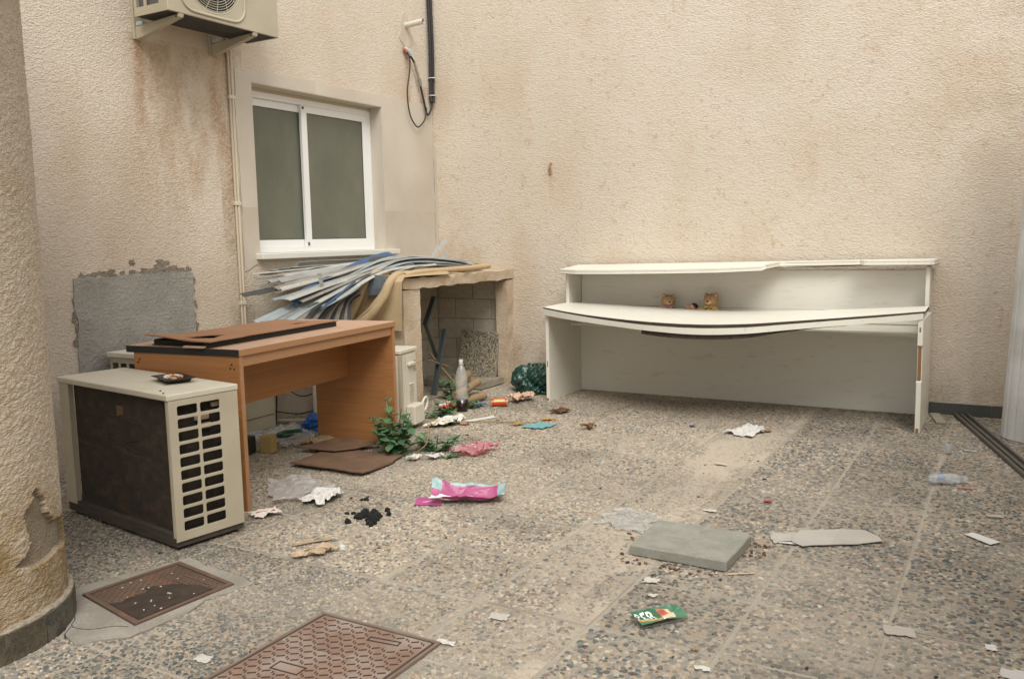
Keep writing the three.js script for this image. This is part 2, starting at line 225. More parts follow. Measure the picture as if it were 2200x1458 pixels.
// ---------- structure: floor of washed-pebble tiles ----------
const P0X = 2.70, P0Z = 4.325, PIT = 0.453, FW = 6.4, FH = 6.9;
const MH1 = [[1.760, 4.985], [1.815, 4.570], [2.215, 4.635], [2.185, 5.065]];
const MH2 = [[2.715, 4.672], [3.225, 4.672], [3.225, 5.255], [2.715, 5.255]];
const CEM = wobbly([[1.66, 4.96], [1.80, 4.53], [2.02, 4.545], [2.275, 4.605], [2.245, 4.80], [2.235, 5.13], [2.13, 5.25], [2.0, 5.22], [1.88, 5.1]], 0.03, 0.05, 4);
const sandAt = (x, z) => {                      // loose sand and cement dust lying on the paving
  const n = fbm(x * 2.2, z * 2.2, 91, 4), f = fbm(x * 18, z * 9, 92, 4);
  let a = clamp(n * 2.4 - 1.15) * 0.34;
  if (z < 4.6) a = Math.max(a, 0.95 * sstep(3.17, 3.25, x + (f - 0.5) * 0.14) * sstep(3.58, 3.47, x + (f - 0.5) * 0.16) * clamp(fbm(x * 5, z * 1.6, 93, 4) * 2.6 - 0.4) * sstep(5.2, 3.4, z + (f - 0.5)) * sstep(0.85, 1.1, z));
  for (const [xx, w, q] of [[3.15, 0.05, 1], [3.565, 0.055, 1], [2.70, 0.025, 0.6], [4.055, 0.018, 0.5], [4.51, 0.02, 0.55]]) a = Math.max(a, q * sstep(w, w * 0.3, Math.abs(x - xx + (f - 0.5) * 0.06)) * clamp(fbm(x * 3, z * 4, 95, 3) * 2.6 - 0.8));
  return a;
};
const floorColor = colorTex(2048, 2048, (i, j, o) => {
  const x = i / 2048 * FW - 0.2, z = 6.7 - j / 2048 * FH, h = hash2(i, j, 3), n = noise(x * 160, z * 160, 5), m = fbm(x * 1.7, z * 1.7, 6, 4);
  const q = mix(0.75, 1.15, n) + (h - 0.5) * 0.3; o[0] = 0.345 * q; o[1] = 0.305 * q; o[2] = 0.242 * q;
  put(o, [0.20, 0.18, 0.145], clamp(m * 2.6 - 1.05) * 0.75); put(o, [0.15, 0.135, 0.11], 0.6 * clamp(fbm(x * 2.3 + 5, z * 2.3, 99, 5) * 3 - 1.6));
  put(o, [0.50, 0.425, 0.33], sandAt(x, z) * (0.75 + 0.4 * n));
}, false);
const tileMat = new THREE.MeshStandardMaterial({ map: rep(floorColor, FW, FH, 0.2 / FW, 6.7 / FH), bumpMap: rep(grain, 0.9, 0.9), bumpScale: 0.003, roughness: 0.95, side: THREE.DoubleSide });
const floorG = new THREE.Group(); floorG.name = 'floor'; floorG.userData.kind = 'structure'; scene.add(floorG);
{ const base = new THREE.PlaneGeometry(40, 40).rotateX(-Math.PI / 2).translate(2, -0.0014, 4); const p = base.attributes.position, uv = base.attributes.uv; for (let i = 0; i < p.count; i++) uv.setXY(i, p.getX(i), -p.getZ(i));
  part(floorG, 'mortar_bed', base, std(1, 1, 1, 0.95, { map: rep(blotch([0.39, 0.35, 0.28], [0.29, 0.255, 0.20], 33, 7, 0.4), 1.2, 1.2) })); }
const tileStyle = {};
{ const R = rng(77), w = PIT - 0.018;
  const t0 = extr([[-w / 2, -w / 2], [w / 2, -w / 2], [w / 2, w / 2], [-w / 2, w / 2]], 0.03, 0.002).rotateX(-Math.PI / 2).translate(0, -0.032, 0);
  for (let a = -6; a <= 6; a++) for (let b = -10; b <= 4; b++) {
    const x = P0X + (a + 0.5) * PIT, z = P0Z + (b + 0.5) * PIT; if (x < 0.1 || x > 5.9 || z < -0.2 || z > 6.4) continue;
    const dy = 0.0008 + (R() - 0.5) * 0.003, tx = (R() - 0.5) * 0.006, tz = (R() - 0.5) * 0.006; tileStyle[a + ',' + b] = { dy, tx, tz, q: R(), c: R() };
    const g = t0.clone(), p = g.attributes.position, uv = g.attributes.uv;
    for (let i = 0; i < p.count; i++) { const X = p.getX(i) + x, Z = p.getZ(i) + z; uv.setXY(i, X, -Z); p.setXYZ(i, X, p.getY(i) + dy + tx * p.getX(i) + tz * p.getZ(i), Z); }
    part(floorG, 'tile', g, tileMat);
  } }
{ // the pebbles set in the tiles
  const R = rng(5), mats = [], cols = [], M = new THREE.Matrix4(), Q = new THREE.Quaternion(), E = new THREE.Euler(), c = new THREE.Color(), v = new THREE.Vector3();
  camera.updateMatrixWorld(); const PV = new THREE.Matrix4().makePerspective(-0.0385, 0.0385, 0.0255, -0.0255, 0.05, 80).multiply(camera.matrixWorld.clone().invert());
  const pal = { light: [[0.41, 0.348, 0.262], 0.28], pink: [[0.33, 0.25, 0.19], 0.14], tan: [[0.33, 0.265, 0.18], 0.20], grey: [[0.19, 0.182, 0.158], 0.23], dark: [[0.088, 0.094, 0.086], 0.13], brown: [[0.19, 0.125, 0.085], 0.06], white: [[0.46, 0.42, 0.34], 0.02] };
  const names = Object.keys(pal);
  for (let a = -6; a <= 6; a++) for (let b = -10; b <= 4; b++) {
    const st = tileStyle[a + ',' + b]; if (!st) continue; const x0 = P0X + a * PIT, z0 = P0Z + b * PIT, xc = x0 + PIT / 2, zc = z0 + PIT / 2;
    const coarse = xc > 3.58 ? 1 : (zc > 4.2 && xc < 2.75 ? -1 : 0), cell = coarse > 0 ? 0.0165 : coarse < 0 ? 0.0118 : 0.0142, n = Math.floor((PIT - 0.016) / cell);
    const wts = names.map((k) => pal[k][1]); if (coarse > 0) { wts[4] += 0.13 + 0.08 * st.q; wts[3] += 0.10; wts[0] -= 0.08; } else if (coarse < 0) { wts[4] += 0.30; wts[3] += 0.16; wts[0] -= 0.1; wts[2] -= 0.05; } else { wts[0] += 0.18; wts[2] += 0.06; wts[4] -= 0.04; wts[6] += 0.04; }
    const tot = wts.reduce((p, q) => p + q, 0);
    for (let i = 0; i < n; i++) for (let j = 0; j < n; j++) {
      const x = x0 + 0.009 + (i + 0.5 + (R() - 0.5) * 0.85) * cell, z = z0 + 0.009 + (j + 0.5 + (R() - 0.5) * 0.85) * cell, rr = R(), rs = R(), r3 = R(), r4 = R(), r5 = R(), r6 = R();
      v.set(x, 0, z).applyMatrix4(PV); if (v.z > 1 || Math.abs(v.x) > 1.35 || v.y < -1.4) continue;
      const sd = sandAt(x, z); if (r6 < sd * 0.75 || r6 > 0.93) continue;
      if (inPoly(x, z, CEM) || inPoly(x, z, MH1) || (x > 2.69 && x < 3.25 && z > 4.65 && z < 5.28) || Math.hypot(x - COLX, z - COLZ) < 0.45) continue;
      const s = cell * mix(0.42, 0.86, rs * rs * 0.6 + rs * 0.4), el = mix(0.62, 1.0, r3);
      M.compose(v.set(x, st.dy + st.tx * (x - xc) + st.tz * (z - zc) - 0.0012 - 0.001 * r5, z), Q.setFromEuler(E.set((r5 - 0.5) * 0.3, r4 * 6.28, (r3 - 0.5) * 0.3)), new THREE.Vector3(s * 1.12, mix(0.0035, 0.007, r5), s * el));
      mats.push(...M.elements);
      let t = rr * tot, k = 0; while (k < names.length - 1 && (t -= wts[k]) > 0) k++;
      const b3 = pal[names[k]][0], br = mix(0.82, 1.18, r4) * mix(0.84, 1.14, st.c) * (1 - 0.35 * clamp(fbm(x * 2.3 + 5, z * 2.3, 99, 5) * 3 - 1.6)), du = clamp(sd * 0.6 + 0.3 * clamp(fbm(x * 1.7, z * 1.7, 97, 5) * 2.6 - 1.1));
      cols.push(mix(b3[0] * br, 0.45, du), mix(b3[1] * br, 0.385, du), mix(b3[2] * br, 0.30, du));
    }
  }
  const cnt = mats.length / 16, peb = new THREE.InstancedMesh(new THREE.IcosahedronGeometry(1, 1), std(1, 1, 1, 0.85), cnt);
  peb.instanceMatrix.array.set(mats); peb.instanceColor = new THREE.InstancedBufferAttribute(new Float32Array(cols), 3);
  peb.name = 'pebbles'; peb.userData.kind = 'stuff'; shade(peb); floorG.add(peb); console.log('pebbles', cnt);
}
{ // cement haunching round the small cover, cracked
  const g = extr(CEM.map(([x, z]) => [x, -z]), 0.006, 0, [MH1.map(([x, z]) => [x, -z])]).rotateX(-Math.PI / 2).translate(0, 0.0, 0);
  part(floorG, 'cement_surround', g, std(1, 1, 1, 0.95, { map: rep(blotch([0.36, 0.33, 0.28], [0.235, 0.21, 0.17], 37, 7, 0.5), 0.8, 0.8), bumpMap: rep(grain, 0.4, 0.4), bumpScale: 0.002 }));
  for (const pts of [[[1.86, 5.09], [1.94, 5.13], [1.98, 5.17], [2.06, 5.16], [2.12, 5.10], [2.17, 5.08]], [[1.98, 5.17], [2.02, 5.22], [2.05, 5.24]], [[1.80, 5.03], [1.86, 5.09]]])
    part(floorG, 'crack', tube(pts.map(([x, z]) => [x, 0.0055, z]), 0.0022, 14, 4), std(0.05, 0.045, 0.035, 1));
}

// ---------- materials for the things ----------
const laminate = std(1, 1, 1, 0.42, { map: rep(colorTex(1024, 1024, (i, j, o) => { const x = i / 1024, y = j / 1024, n = fbm(x * 4, y * 4, 41, 4); for (let k = 0; k < 3; k++) o[k] = mix([0.80, 0.775, 0.68][k], [0.745, 0.715, 0.61][k], n);
  put(o, [0.46, 0.40, 0.30], 0.3 * clamp(fbm(x * 40, y * 40, 45, 4) * 6 - 4.2));                       // dirt marks and scuffs
  put(o, [0.36, 0.31, 0.24], 0.22 * clamp(noise(x * 9 + y * 2, y * 260, 47) * 9 - 8.1) * clamp(noise(x * 12, y * 12, 48) * 3 - 1.4));
  put(o, [0.5, 0.42, 0.3], 0.25 * clamp(hash2(i >> 1, j >> 1, 49) * 40 - 39)); }), 1.7, 1.7) });
const rawEdge = std(1, 1, 1, 0.9, { map: rep(blotch([0.075, 0.05, 0.03], [0.03, 0.026, 0.02], 43, 9, 0.4), 0.3, 0.1) });
const rawChip = std(1, 1, 1, 0.9, { map: rep(blotch([0.32, 0.17, 0.075], [0.22, 0.11, 0.05], 44, 12, 0.5), 0.2, 0.2) });
const beech = std(1, 1, 1, 0.5, { map: rep(woodTex([0.48, 0.225, 0.08], [0.27, 0.11, 0.036], 3), 0.9, 0.35) });
const beechTop = std(1, 1, 1, 0.6, { map: rep(woodTex([0.59, 0.40, 0.28], [0.42, 0.25, 0.155], 7), 0.9, 0.35) });
const beechEdge = std(1, 1, 1, 0.55, { map: rep(woodTex([0.44, 0.24, 0.12], [0.36, 0.18, 0.08], 9), 0.9, 0.3) });
const blackEdge = std(0.018, 0.018, 0.016, 0.8);
const boxCream = std(1, 1, 1, 0.5, { map: rep(blotch([0.47, 0.42, 0.31], [0.40, 0.35, 0.25], 51, 4, 0.12), 0.7, 0.7) });
const boxPale = std(1, 1, 1, 0.5, { map: rep(blotch([0.62, 0.58, 0.47], [0.52, 0.47, 0.36], 52, 4, 0.1), 0.8, 0.8) });
const boxWhite = std(1, 1, 1, 0.45, { map: rep(blotch([0.70, 0.66, 0.56], [0.62, 0.57, 0.46], 53, 3, 0.06), 0.9, 0.9) });
const darkIn = std(0.02, 0.019, 0.016, 0.9);

// ---------- white reception counter, its desktop sagging ----------
{ const X0 = 1.545, X1 = 4.335, G = thing('reception_counter', 'long white reception counter with a sagging bow front top, broken at the edges', 'counter', [2.94, 0, 0.4]);
  const W = (g) => g.translate(-2.94, 0, -0.4);
  part(G, 'side_panel', W(b2(X0, X0 + 0.028, 0, 0.712, 0.06, 0.70)), laminate);
  const rp = extr([[0.05, 0], [0.72, 0], [0.722, 0.34], [0.700, 0.352], [0.703, 0.57], [0.722, 0.586], [0.722, 0.75], [0.05, 0.75]], 0.028, 0.0015);
  const right = part(G, 'side_panel', W(rp.rotateY(-Math.PI / 2).translate(X1, 0, 0)), laminate);
  part(right, 'raw_chipboard', W(b2(X1 - 0.024, X1 - 0.004, 0.35, 0.578, 0.69, 0.709)), rawChip);
  part(G, 'back_panel', W(b2(X0 + 0.029, X1 - 0.029, 0.004, 0.655, 0.075, 0.095)), laminate);
  part(G, 'back_panel', W(b2(X0 + 0.029, X1 - 0.029, 0.658, 0.75, 0.082, 0.102)), laminate);
  part(G, 'upper_back_panel', W(b2(1.585, X1 - 0.035, 0.752, 1.05, 0.07, 0.09)), laminate);
  for (const [x, y, z, w, h] of [[X0 + 0.012, 0.012, 0.699, 0.02, 0.022], [X1 - 0.016, 0.014, 0.7215, 0.018, 0.03], [X0 + 0.012, 0.31, 0.6995, 0.008, 0.05], [X1 - 0.014, 0.69, 0.7218, 0.01, 0.03]]) part(G, 'chipped_edge', extr(wobbly([[-w / 2, -h / 2], [w / 2, -h / 2], [w / 2, h / 2], [-w / 2, h / 2]], 0.006, 0.006, Math.round(y * 90)), 0.0012).translate(x - 2.94, y, z - 0.4), rawChip);
  part(G, 'rear_ledge', W(b2(1.6, 4.28, 0.595, 0.613, 0.103, 0.34)), laminate);
  part(G, 'upper_side', W(b2(1.552, 1.580, 0.776, 1.05, 0.07, 0.33)), laminate);
  part(G, 'upper_side', W(b2(X1 - 0.032, X1 - 0.006, 0.805, 1.083, 0.07, 0.22)), laminate);
  // desktop: stations across it, each with the front edge position and the heights of its layers
  const S = [[1.532, 0.71, 0.774, 0.763, 0.714], [1.85, 0.855, 0.752, 0.739, 0.695], [2.197, 0.98, 0.734, 0.716, 0.678], [2.621, 1.13, 0.726, 0.703, 0.663], [2.976, 1.18, 0.725, 0.701, 0.656], [3.289, 1.16, 0.736, 0.714, 0.671], [3.574, 1.08, 0.756, 0.739, 0.700], [3.845, 0.96, 0.774, 0.760, 0.722], [4.111, 0.83, 0.792, 0.779, 0.740], [4.345, 0.705, 0.808, 0.798, 0.756]];
  const curve = (k) => new THREE.CatmullRomCurve3(S.map((s) => V(s[0], s[k], s[1])), false, 'centripetal');
  const bk = new THREE.CatmullRomCurve3([[1.55, 0.782, 0.28], [2.0, 0.768, 0.28], [2.5, 0.748, 0.28], [2.95, 0.742, 0.28], [3.4, 0.753, 0.28], [3.89, 0.778, 0.28], [4.335, 0.808, 0.28]].map((p) => V(...p)));
  const n = 70;
  const slab = (k0, k1, off = 0, t0 = 0, t1 = 1, jag = 0, front = 1) => {   // closed board between two layer heights
    const a = curve(k0), b = curve(k1), pos = [], idx = [];
    for (let i = 0; i <= n; i++) { const t = mix(t0, t1, i / n), A = a.getPoint(t), B = b.getPoint(t), K = bk.getPoint(t), dz = off + jag * (noise(i * 0.9, 3, 7) - 0.5);
      const d = k0 === 2 ? 0 : (K.y - A.y) + A.y - a.getPoint(t).y; const top = k0 === 2 ? K.y : K.y - 0.025 - (k0 - 3) * 0.02, bot = k0 === 2 ? K.y - 0.022 : top - 0.03;
      pos.push(A.x, A.y - 0.0008 * (k0 - 2), A.z + dz, B.x, B.y + 0.0008, B.z + dz, K.x, bot, front ? K.z : A.z - 0.06, K.x, top, front ? K.z : A.z - 0.06); }
    for (let i = 0; i < n; i++) for (let q = 0; q < 4; q++) { const c = i * 4 + q, d = i * 4 + (q + 1) % 4; idx.push(c, d, c + 4, d, d + 4, c + 4); }
    idx.push(0, 2, 1, 0, 3, 2); const e = n * 4; idx.push(e, e + 1, e + 2, e, e + 2, e + 3);
    const g = new THREE.BufferGeometry(); g.setAttribute('position', new THREE.Float32BufferAttribute(pos, 3)); g.setIndex(idx); const f = g.toNonIndexed(); f.computeVertexNormals();
    const p = f.attributes.position, uv = new Float32Array(p.count * 2); for (let i = 0; i < p.count; i++) { uv[2 * i] = p.getX(i); uv[2 * i + 1] = p.getZ(i) + p.getY(i); } f.setAttribute('uv', new THREE.BufferAttribute(uv, 2)); return W(f);
  };
  const skin = (k) => {      // 2 mm white face sheet lying on the board
    const a = curve(k), pos = [], idx = []; for (let i = 0; i <= n; i++) { const t = i / n, A = a.getPoint(t), K = bk.getPoint(t), ch = 0.010 * clamp(noise(i * 0.8, 9, 3) * 3 - 2.0) * gau(t, 0.42, 0.16); pos.push(A.x, A.y + 0.0005, A.z + 0.003 - ch, A.x, A.y + 0.0035, A.z + 0.003 - ch, K.x, K.y + 0.0035, K.z, K.x, K.y + 0.0005, K.z); }
    for (let i = 0; i < n; i++) for (let q = 0; q < 4; q++) { const c = i * 4 + q, d = i * 4 + (q + 1) % 4; idx.push(c, d, c + 4, d, d + 4, c + 4); } idx.push(0, 2, 1, 0, 3, 2); const e = n * 4; idx.push(e, e + 1, e + 2, e, e + 2, e + 3);
    const g = new THREE.BufferGeometry(); g.setAttribute('position', new THREE.Float32BufferAttribute(pos, 3)); g.setIndex(idx); const f = g.toNonIndexed(); f.computeVertexNormals(); f.setAttribute('uv', new THREE.BufferAttribute(new Float32Array(f.attributes.position.count * 2).map((_, i) => f.attributes.position.getComponent(i >> 1, (i & 1) * 2)), 2)); return W(f);
  };
  part(G, 'desktop_core', slab(2, 3, 0, 0, 1, 0.004), rawEdge);
  part(G, 'desktop_face', skin(2), laminate);
  part(G, 'edge_board', slab(3, 4, 0.010, 0.002, 0.995), laminate);
  S.forEach((s) => { s[5] = s[4] - 0.03 * sstep(2.36, 2.5, s[0]) * sstep(3.75, 3.2, s[0]) - 0.004; });
  part(G, 'raw_underboard', slab(4, 5, -0.006, 0.31, 0.80, 0.006), rawEdge);
  // upper counter top, two thin boards, with its cut-back middle
  const top = (y0, y1, grow) => { const hgt = (x) => mix(1.060, 1.098, sstep(1.6, 4.3, x));
    const P = [[1.535, 0.05], [1.535, 0.40], [1.70, 0.455], [2.0, 0.485], [2.5, 0.515], [2.9, 0.525], [3.235, 0.515], [3.262, 0.495], [3.30, 0.205], [3.325, 0.185], [3.862, 0.185], [3.885, 0.20], [3.892, 0.29], [3.91, 0.305], [4.335, 0.305], [4.36, 0.285], [4.375, 0.05]].map(([x, z]) => [x, z > 0.1 ? z + grow : z]);
    const g = extr(P.map(([x, z]) => [x, -z]), y1 - y0, 0.0012).rotateX(-Math.PI / 2); const p = g.attributes.position; for (let i = 0; i < p.count; i++) p.setY(i, p.getY(i) + hgt(p.getX(i)) + y0 - 0.028 * sstep(0.1, 0.5, p.getZ(i)) * sstep(3.3, 3.2, p.getX(i))); g.computeVertexNormals(); return W(g); };
  const ct = part(G, 'counter_top', top(0.0, 0.019, 0), laminate);
  part(ct, 'glue_line', top(0.0195, 0.022, -0.004), std(0.16, 0.09, 0.06, 0.9));
  part(ct, 'top_board', top(0.0225, 0.034, 0.002), laminate);
  part(ct, 'glue_line', top(-0.0035, -0.0006, -0.002), std(0.16, 0.09, 0.06, 0.9));
}

// ---------- two teddy bears and a small toy behind the desktop ----------
function sdfMesh(res, size, balls, k) {       // smooth union of tapered capsules, meshed
  const mc = new MarchingCubes(res, new THREE.MeshStandardMaterial(), false, false, 60000); mc.isolation = 0;
  const half = res / 2; let q = 0; const P = new THREE.Vector3();
  for (let z = 0; z < res; z++) for (let y = 0; y < res; y++) for (let x = 0; x < res; x++, q++) {
    P.set((x - half) / half * size, (y - half) / half * size, (z - half) / half * size); let d = 1e3;
    for (const [a, b, ra, rb] of balls) { const bax = b[0] - a[0], bay = b[1] - a[1], baz = b[2] - a[2], L = bax * bax + bay * bay + baz * baz || 1e-9, t = clamp(((P.x - a[0]) * bax + (P.y - a[1]) * bay + (P.z - a[2]) * baz) / L);
      const e = Math.hypot(P.x - a[0] - bax * t, P.y - a[1] - bay * t, P.z - a[2] - baz * t) - mix(ra, rb, t), h = clamp(0.5 + 0.5 * (d - e) / k); d = mix(d, e, h) - k * h * (1 - h); }
    mc.field[q] = -d;
  }
  mc.update(); const g = new THREE.BufferGeometry(), n = mc.count;
  g.setAttribute('position', new THREE.BufferAttribute(mc.positionArray.slice(0, n * 3).map((v) => v * size), 3)); g.setAttribute('normal', new THREE.BufferAttribute(mc.normalArray.slice(0, n * 3), 3));
  g.setAttribute('uv', new THREE.BufferAttribute(new Float32Array(n * 2).map((_, i) => g.attributes.position.getComponent(i >> 1, i & 1)), 2)); return g;
}
{ const fur = std(1, 1, 1, 1, { map: rep(blotch([0.60, 0.39, 0.20], [0.47, 0.28, 0.125], 57, 9, 0.5), 0.05, 0.05), bumpMap: rep(grain, 0.06, 0.06), bumpScale: 0.0025 }), muzzleM = std(0.66, 0.47, 0.28, 1, { bumpMap: rep(grain, 0.06, 0.06), bumpScale: 0.002 }), eye = std(0.01, 0.008, 0.006, 0.15);
  const s = (p, r) => [p, p, r, r];
  const body = sdfMesh(64, 0.17, [s([0, 0.075, 0], 0.043), s([-0.013, 0.066, 0.012], 0.036), s([0.013, 0.066, 0.012], 0.036), s([-0.036, 0.107, -0.004], 0.0165), s([0.036, 0.107, -0.004], 0.0165), [[0, 0.02, 0], [0, -0.05, 0.005], 0.034, 0.047], [[-0.03, 0.01, 0.004], [-0.085, 0.004, 0.025], 0.018, 0.017], [[0.03, 0.01, 0.004], [0.075, -0.035, 0.03], 0.018, 0.017], [[-0.03, -0.075, 0.02], [-0.05, -0.085, 0.095], 0.024, 0.023], [[0.03, -0.075, 0.02], [0.05, -0.085, 0.095], 0.024, 0.023]], 0.012);
  const shirt = sdfMesh(56, 0.17, [[[0, 0.022, 0.002], [0, -0.05, 0.006], 0.0365, 0.050], [[-0.03, 0.010, 0.004], [-0.066, 0.006, 0.018], 0.021, 0.021], [[0.03, 0.010, 0.004], [0.058, -0.020, 0.022], 0.021, 0.021]], 0.01);
  const make = (label, pos, turn, tilt, sc, cloth) => {
    const g = thing('teddy_bear', label, 'teddy bear', pos, turn, 'toys behind the counter desktop'); g.rotation.z = tilt; g.scale.setScalar(sc);
    const y = 0.108; const b = part(g, 'body', body.clone().translate(0, y, 0), fur); part(g, 'shirt', shirt.clone().translate(0, y, 0), cloth);
    part(g, 'muzzle', new THREE.SphereGeometry(0.021, 16, 12).scale(1.1, 0.82, 0.9).translate(0, y + 0.060, 0.044), muzzleM);
    for (const e of [-1, 1]) { part(g, 'eye', new THREE.SphereGeometry(0.0058, 10, 8).translate(e * 0.017, y + 0.083, 0.0395), eye); part(g, 'ear_lining', new THREE.SphereGeometry(0.0105, 12, 8).scale(1, 1, 0.5).translate(e * 0.037, y + 0.108, 0.009), muzzleM); }
    part(g, 'nose', new THREE.SphereGeometry(0.0068, 10, 8).scale(1.3, 0.9, 0.8).translate(0, y + 0.067, 0.063), eye);
    part(g, 'bow', merge([new THREE.ConeGeometry(0.012, 0.026, 10).rotateZ(-1.57).translate(-0.012, y + 0.028, 0.044), new THREE.ConeGeometry(0.012, 0.026, 10).rotateZ(1.57).translate(0.012, y + 0.028, 0.044), new THREE.SphereGeometry(0.006, 8, 6).translate(0, y + 0.028, 0.046)]), cloth);
  };
  make('brown teddy bear in a pink top with one arm out, left of the two', [2.395, 0.613, 0.21], 0.50, -0.10, 1.08, std(0.46, 0.27, 0.28, 0.9));
  make('brown teddy bear in a yellow top, right of the two', [2.775, 0.613, 0.21], -0.1, 0.03, 1.14, std(0.50, 0.34, 0.12, 0.9));
  const t = thing('doll', 'small dark haired doll lying between the two teddy bears', 'doll', [2.625, 0.613, 0.22], 0.3, 'toys behind the counter desktop');
  part(t, 'body', sdfMesh(48, 0.13, [s([0, 0.04, 0], 0.033), [[0, 0.0, 0], [0, -0.075, 0], 0.022, 0.034], [[-0.02, 0.01, 0], [-0.05, 0.045, 0.01], 0.013, 0.012], [[0.02, 0.0, 0], [0.05, -0.03, 0.01], 0.013, 0.012]], 0.008).translate(0, 0.105, 0), std(0.50, 0.30, 0.19, 0.8));
  part(t, 'hair', new THREE.SphereGeometry(0.036, 16, 12, 0, 6.3, 0, 1.5).rotateZ(-0.8).rotateX(-0.2).translate(0.006, 0.146, -0.004), std(0.03, 0.022, 0.015, 0.7));
}

// ---------- brown desk ----------
const DU = [-0.113, -0.9936], DV = [-0.9936, -0.113];
{ const G = thing('office_desk', 'brown wood veneer desk with a pale top and open knee space', 'desk', [1.542, 0, 3.935], Math.atan2(0.113, 0.9936));
  // local: -z runs along the desk, -x across it
  part(G, 'top', b2(-0.74, 0.0, 0.787, 0.822, -1.478, 0.0, 0.003), beechTop);
  part(G, 'edge_strip', b2(-0.742, 0.001, 0.7865, 0.8215, 0.0005, 0.005, 0.001), blackEdge);
  part(G, 'front_edge', b2(0.0003, 0.004, 0.788, 0.820, -1.476, 0.0, 0.001), beechEdge);
  const L = part(G, 'side_panel', b2(-0.70, -0.006, 0, 0.786, -0.032, -0.003, 0.002), beech);
  part(G, 'side_panel', b2(-0.62, -0.006, 0, 0.786, -1.475, -1.446, 0.002), beech);
  part(G, 'edge_band', b2(-0.0055, -0.002, 0, 0.786, -0.031, -0.004, 0.001), beechEdge);
  part(G, 'edge_band', b2(-0.0055, -0.002, 0, 0.786, -1.474, -1.447, 0.001), beechEdge);
  part(G, 'apron', b2(-0.03, -0.010, 0.732, 0.786, -1.445, -0.033, 0.002), beechEdge);
  part(G, 'modesty_panel', b2(-0.365, -0.347, 0.452, 0.786, -1.445, -0.033, 0.002), beech);
  for (const [x, y] of [[-0.05, 0.745], [-0.06, 0.725], [-0.036, 0.722], [-0.66, 0.75], [-0.672, 0.735], [-0.34, 0.66]]) part(L, 'screw_hole', new THREE.CylinderGeometry(0.005, 0.005, 0.004, 10).rotateX(1.5708).translate(x, y, -0.003), blackEdge);
}
{ // broken hollow-core panel lying on the desk
  const G = thing('broken_door_panel', 'broken hollow wood panel with torn holes lying on the brown desk', 'panel', [1.13, 0.824, 3.42], Math.atan2(0.113, 0.9936));
  const skinP = wobbly([[-0.27, -0.55], [0.19, -0.58], [0.17, 0.55], [-0.06, 0.50], [-0.27, 0.53]], 0.008, 0.06, 3);
  const h1 = wobbly([[-0.05, -0.50], [0.09, -0.46], [0.05, -0.30], [-0.02, -0.36]], 0.02, 0.04, 5), h2 = wobbly([[-0.03, 0.30], [0.06, 0.27], [0.07, 0.40], [0.0, 0.38]], 0.02, 0.03, 8);
  const sk = extr(skinP.map(([x, z]) => [x, z]), 0.005, 0, [h1, h2]).rotateX(-Math.PI / 2); const p = sk.attributes.position; for (let i = 0; i < p.count; i++) p.setY(i, p.getY(i) + 0.028 + 0.02 * sstep(0.25, 0.55, p.getZ(i)) * sstep(0.1, -0.2, p.getX(i)) + 0.004 * noise(p.getX(i) * 8, p.getZ(i) * 8, 3)); sk.computeVertexNormals();
  part(G, 'veneer_skin', sk, std(1, 1, 1, 0.8, { map: rep(woodTex([0.38, 0.20, 0.105], [0.26, 0.125, 0.06], 15), 0.5, 0.4) }));
  for (const g of [b2(0.135, 0.165, 0, 0.027, -0.54, 0.56), b2(-0.26, -0.235, 0, 0.027, -0.54, 0.50), b2(-0.23, 0.13, 0, 0.026, 0.47, 0.51), b2(-0.23, 0.13, 0, 0.026, -0.54, -0.51)]) part(G, 'core_rail', g, blackEdge);
  part(G, 'bottom_skin', extr(wobbly([[-0.25, -0.52], [0.165, -0.54], [0.16, 0.5], [-0.25, 0.58]], 0.01, 0.06, 13), 0.003).rotateX(-Math.PI / 2), rawEdge);
  part(G, 'splinter', b2(0.02, 0.15, 0.0, 0.010, 0.56, 0.585), beechTop);
}

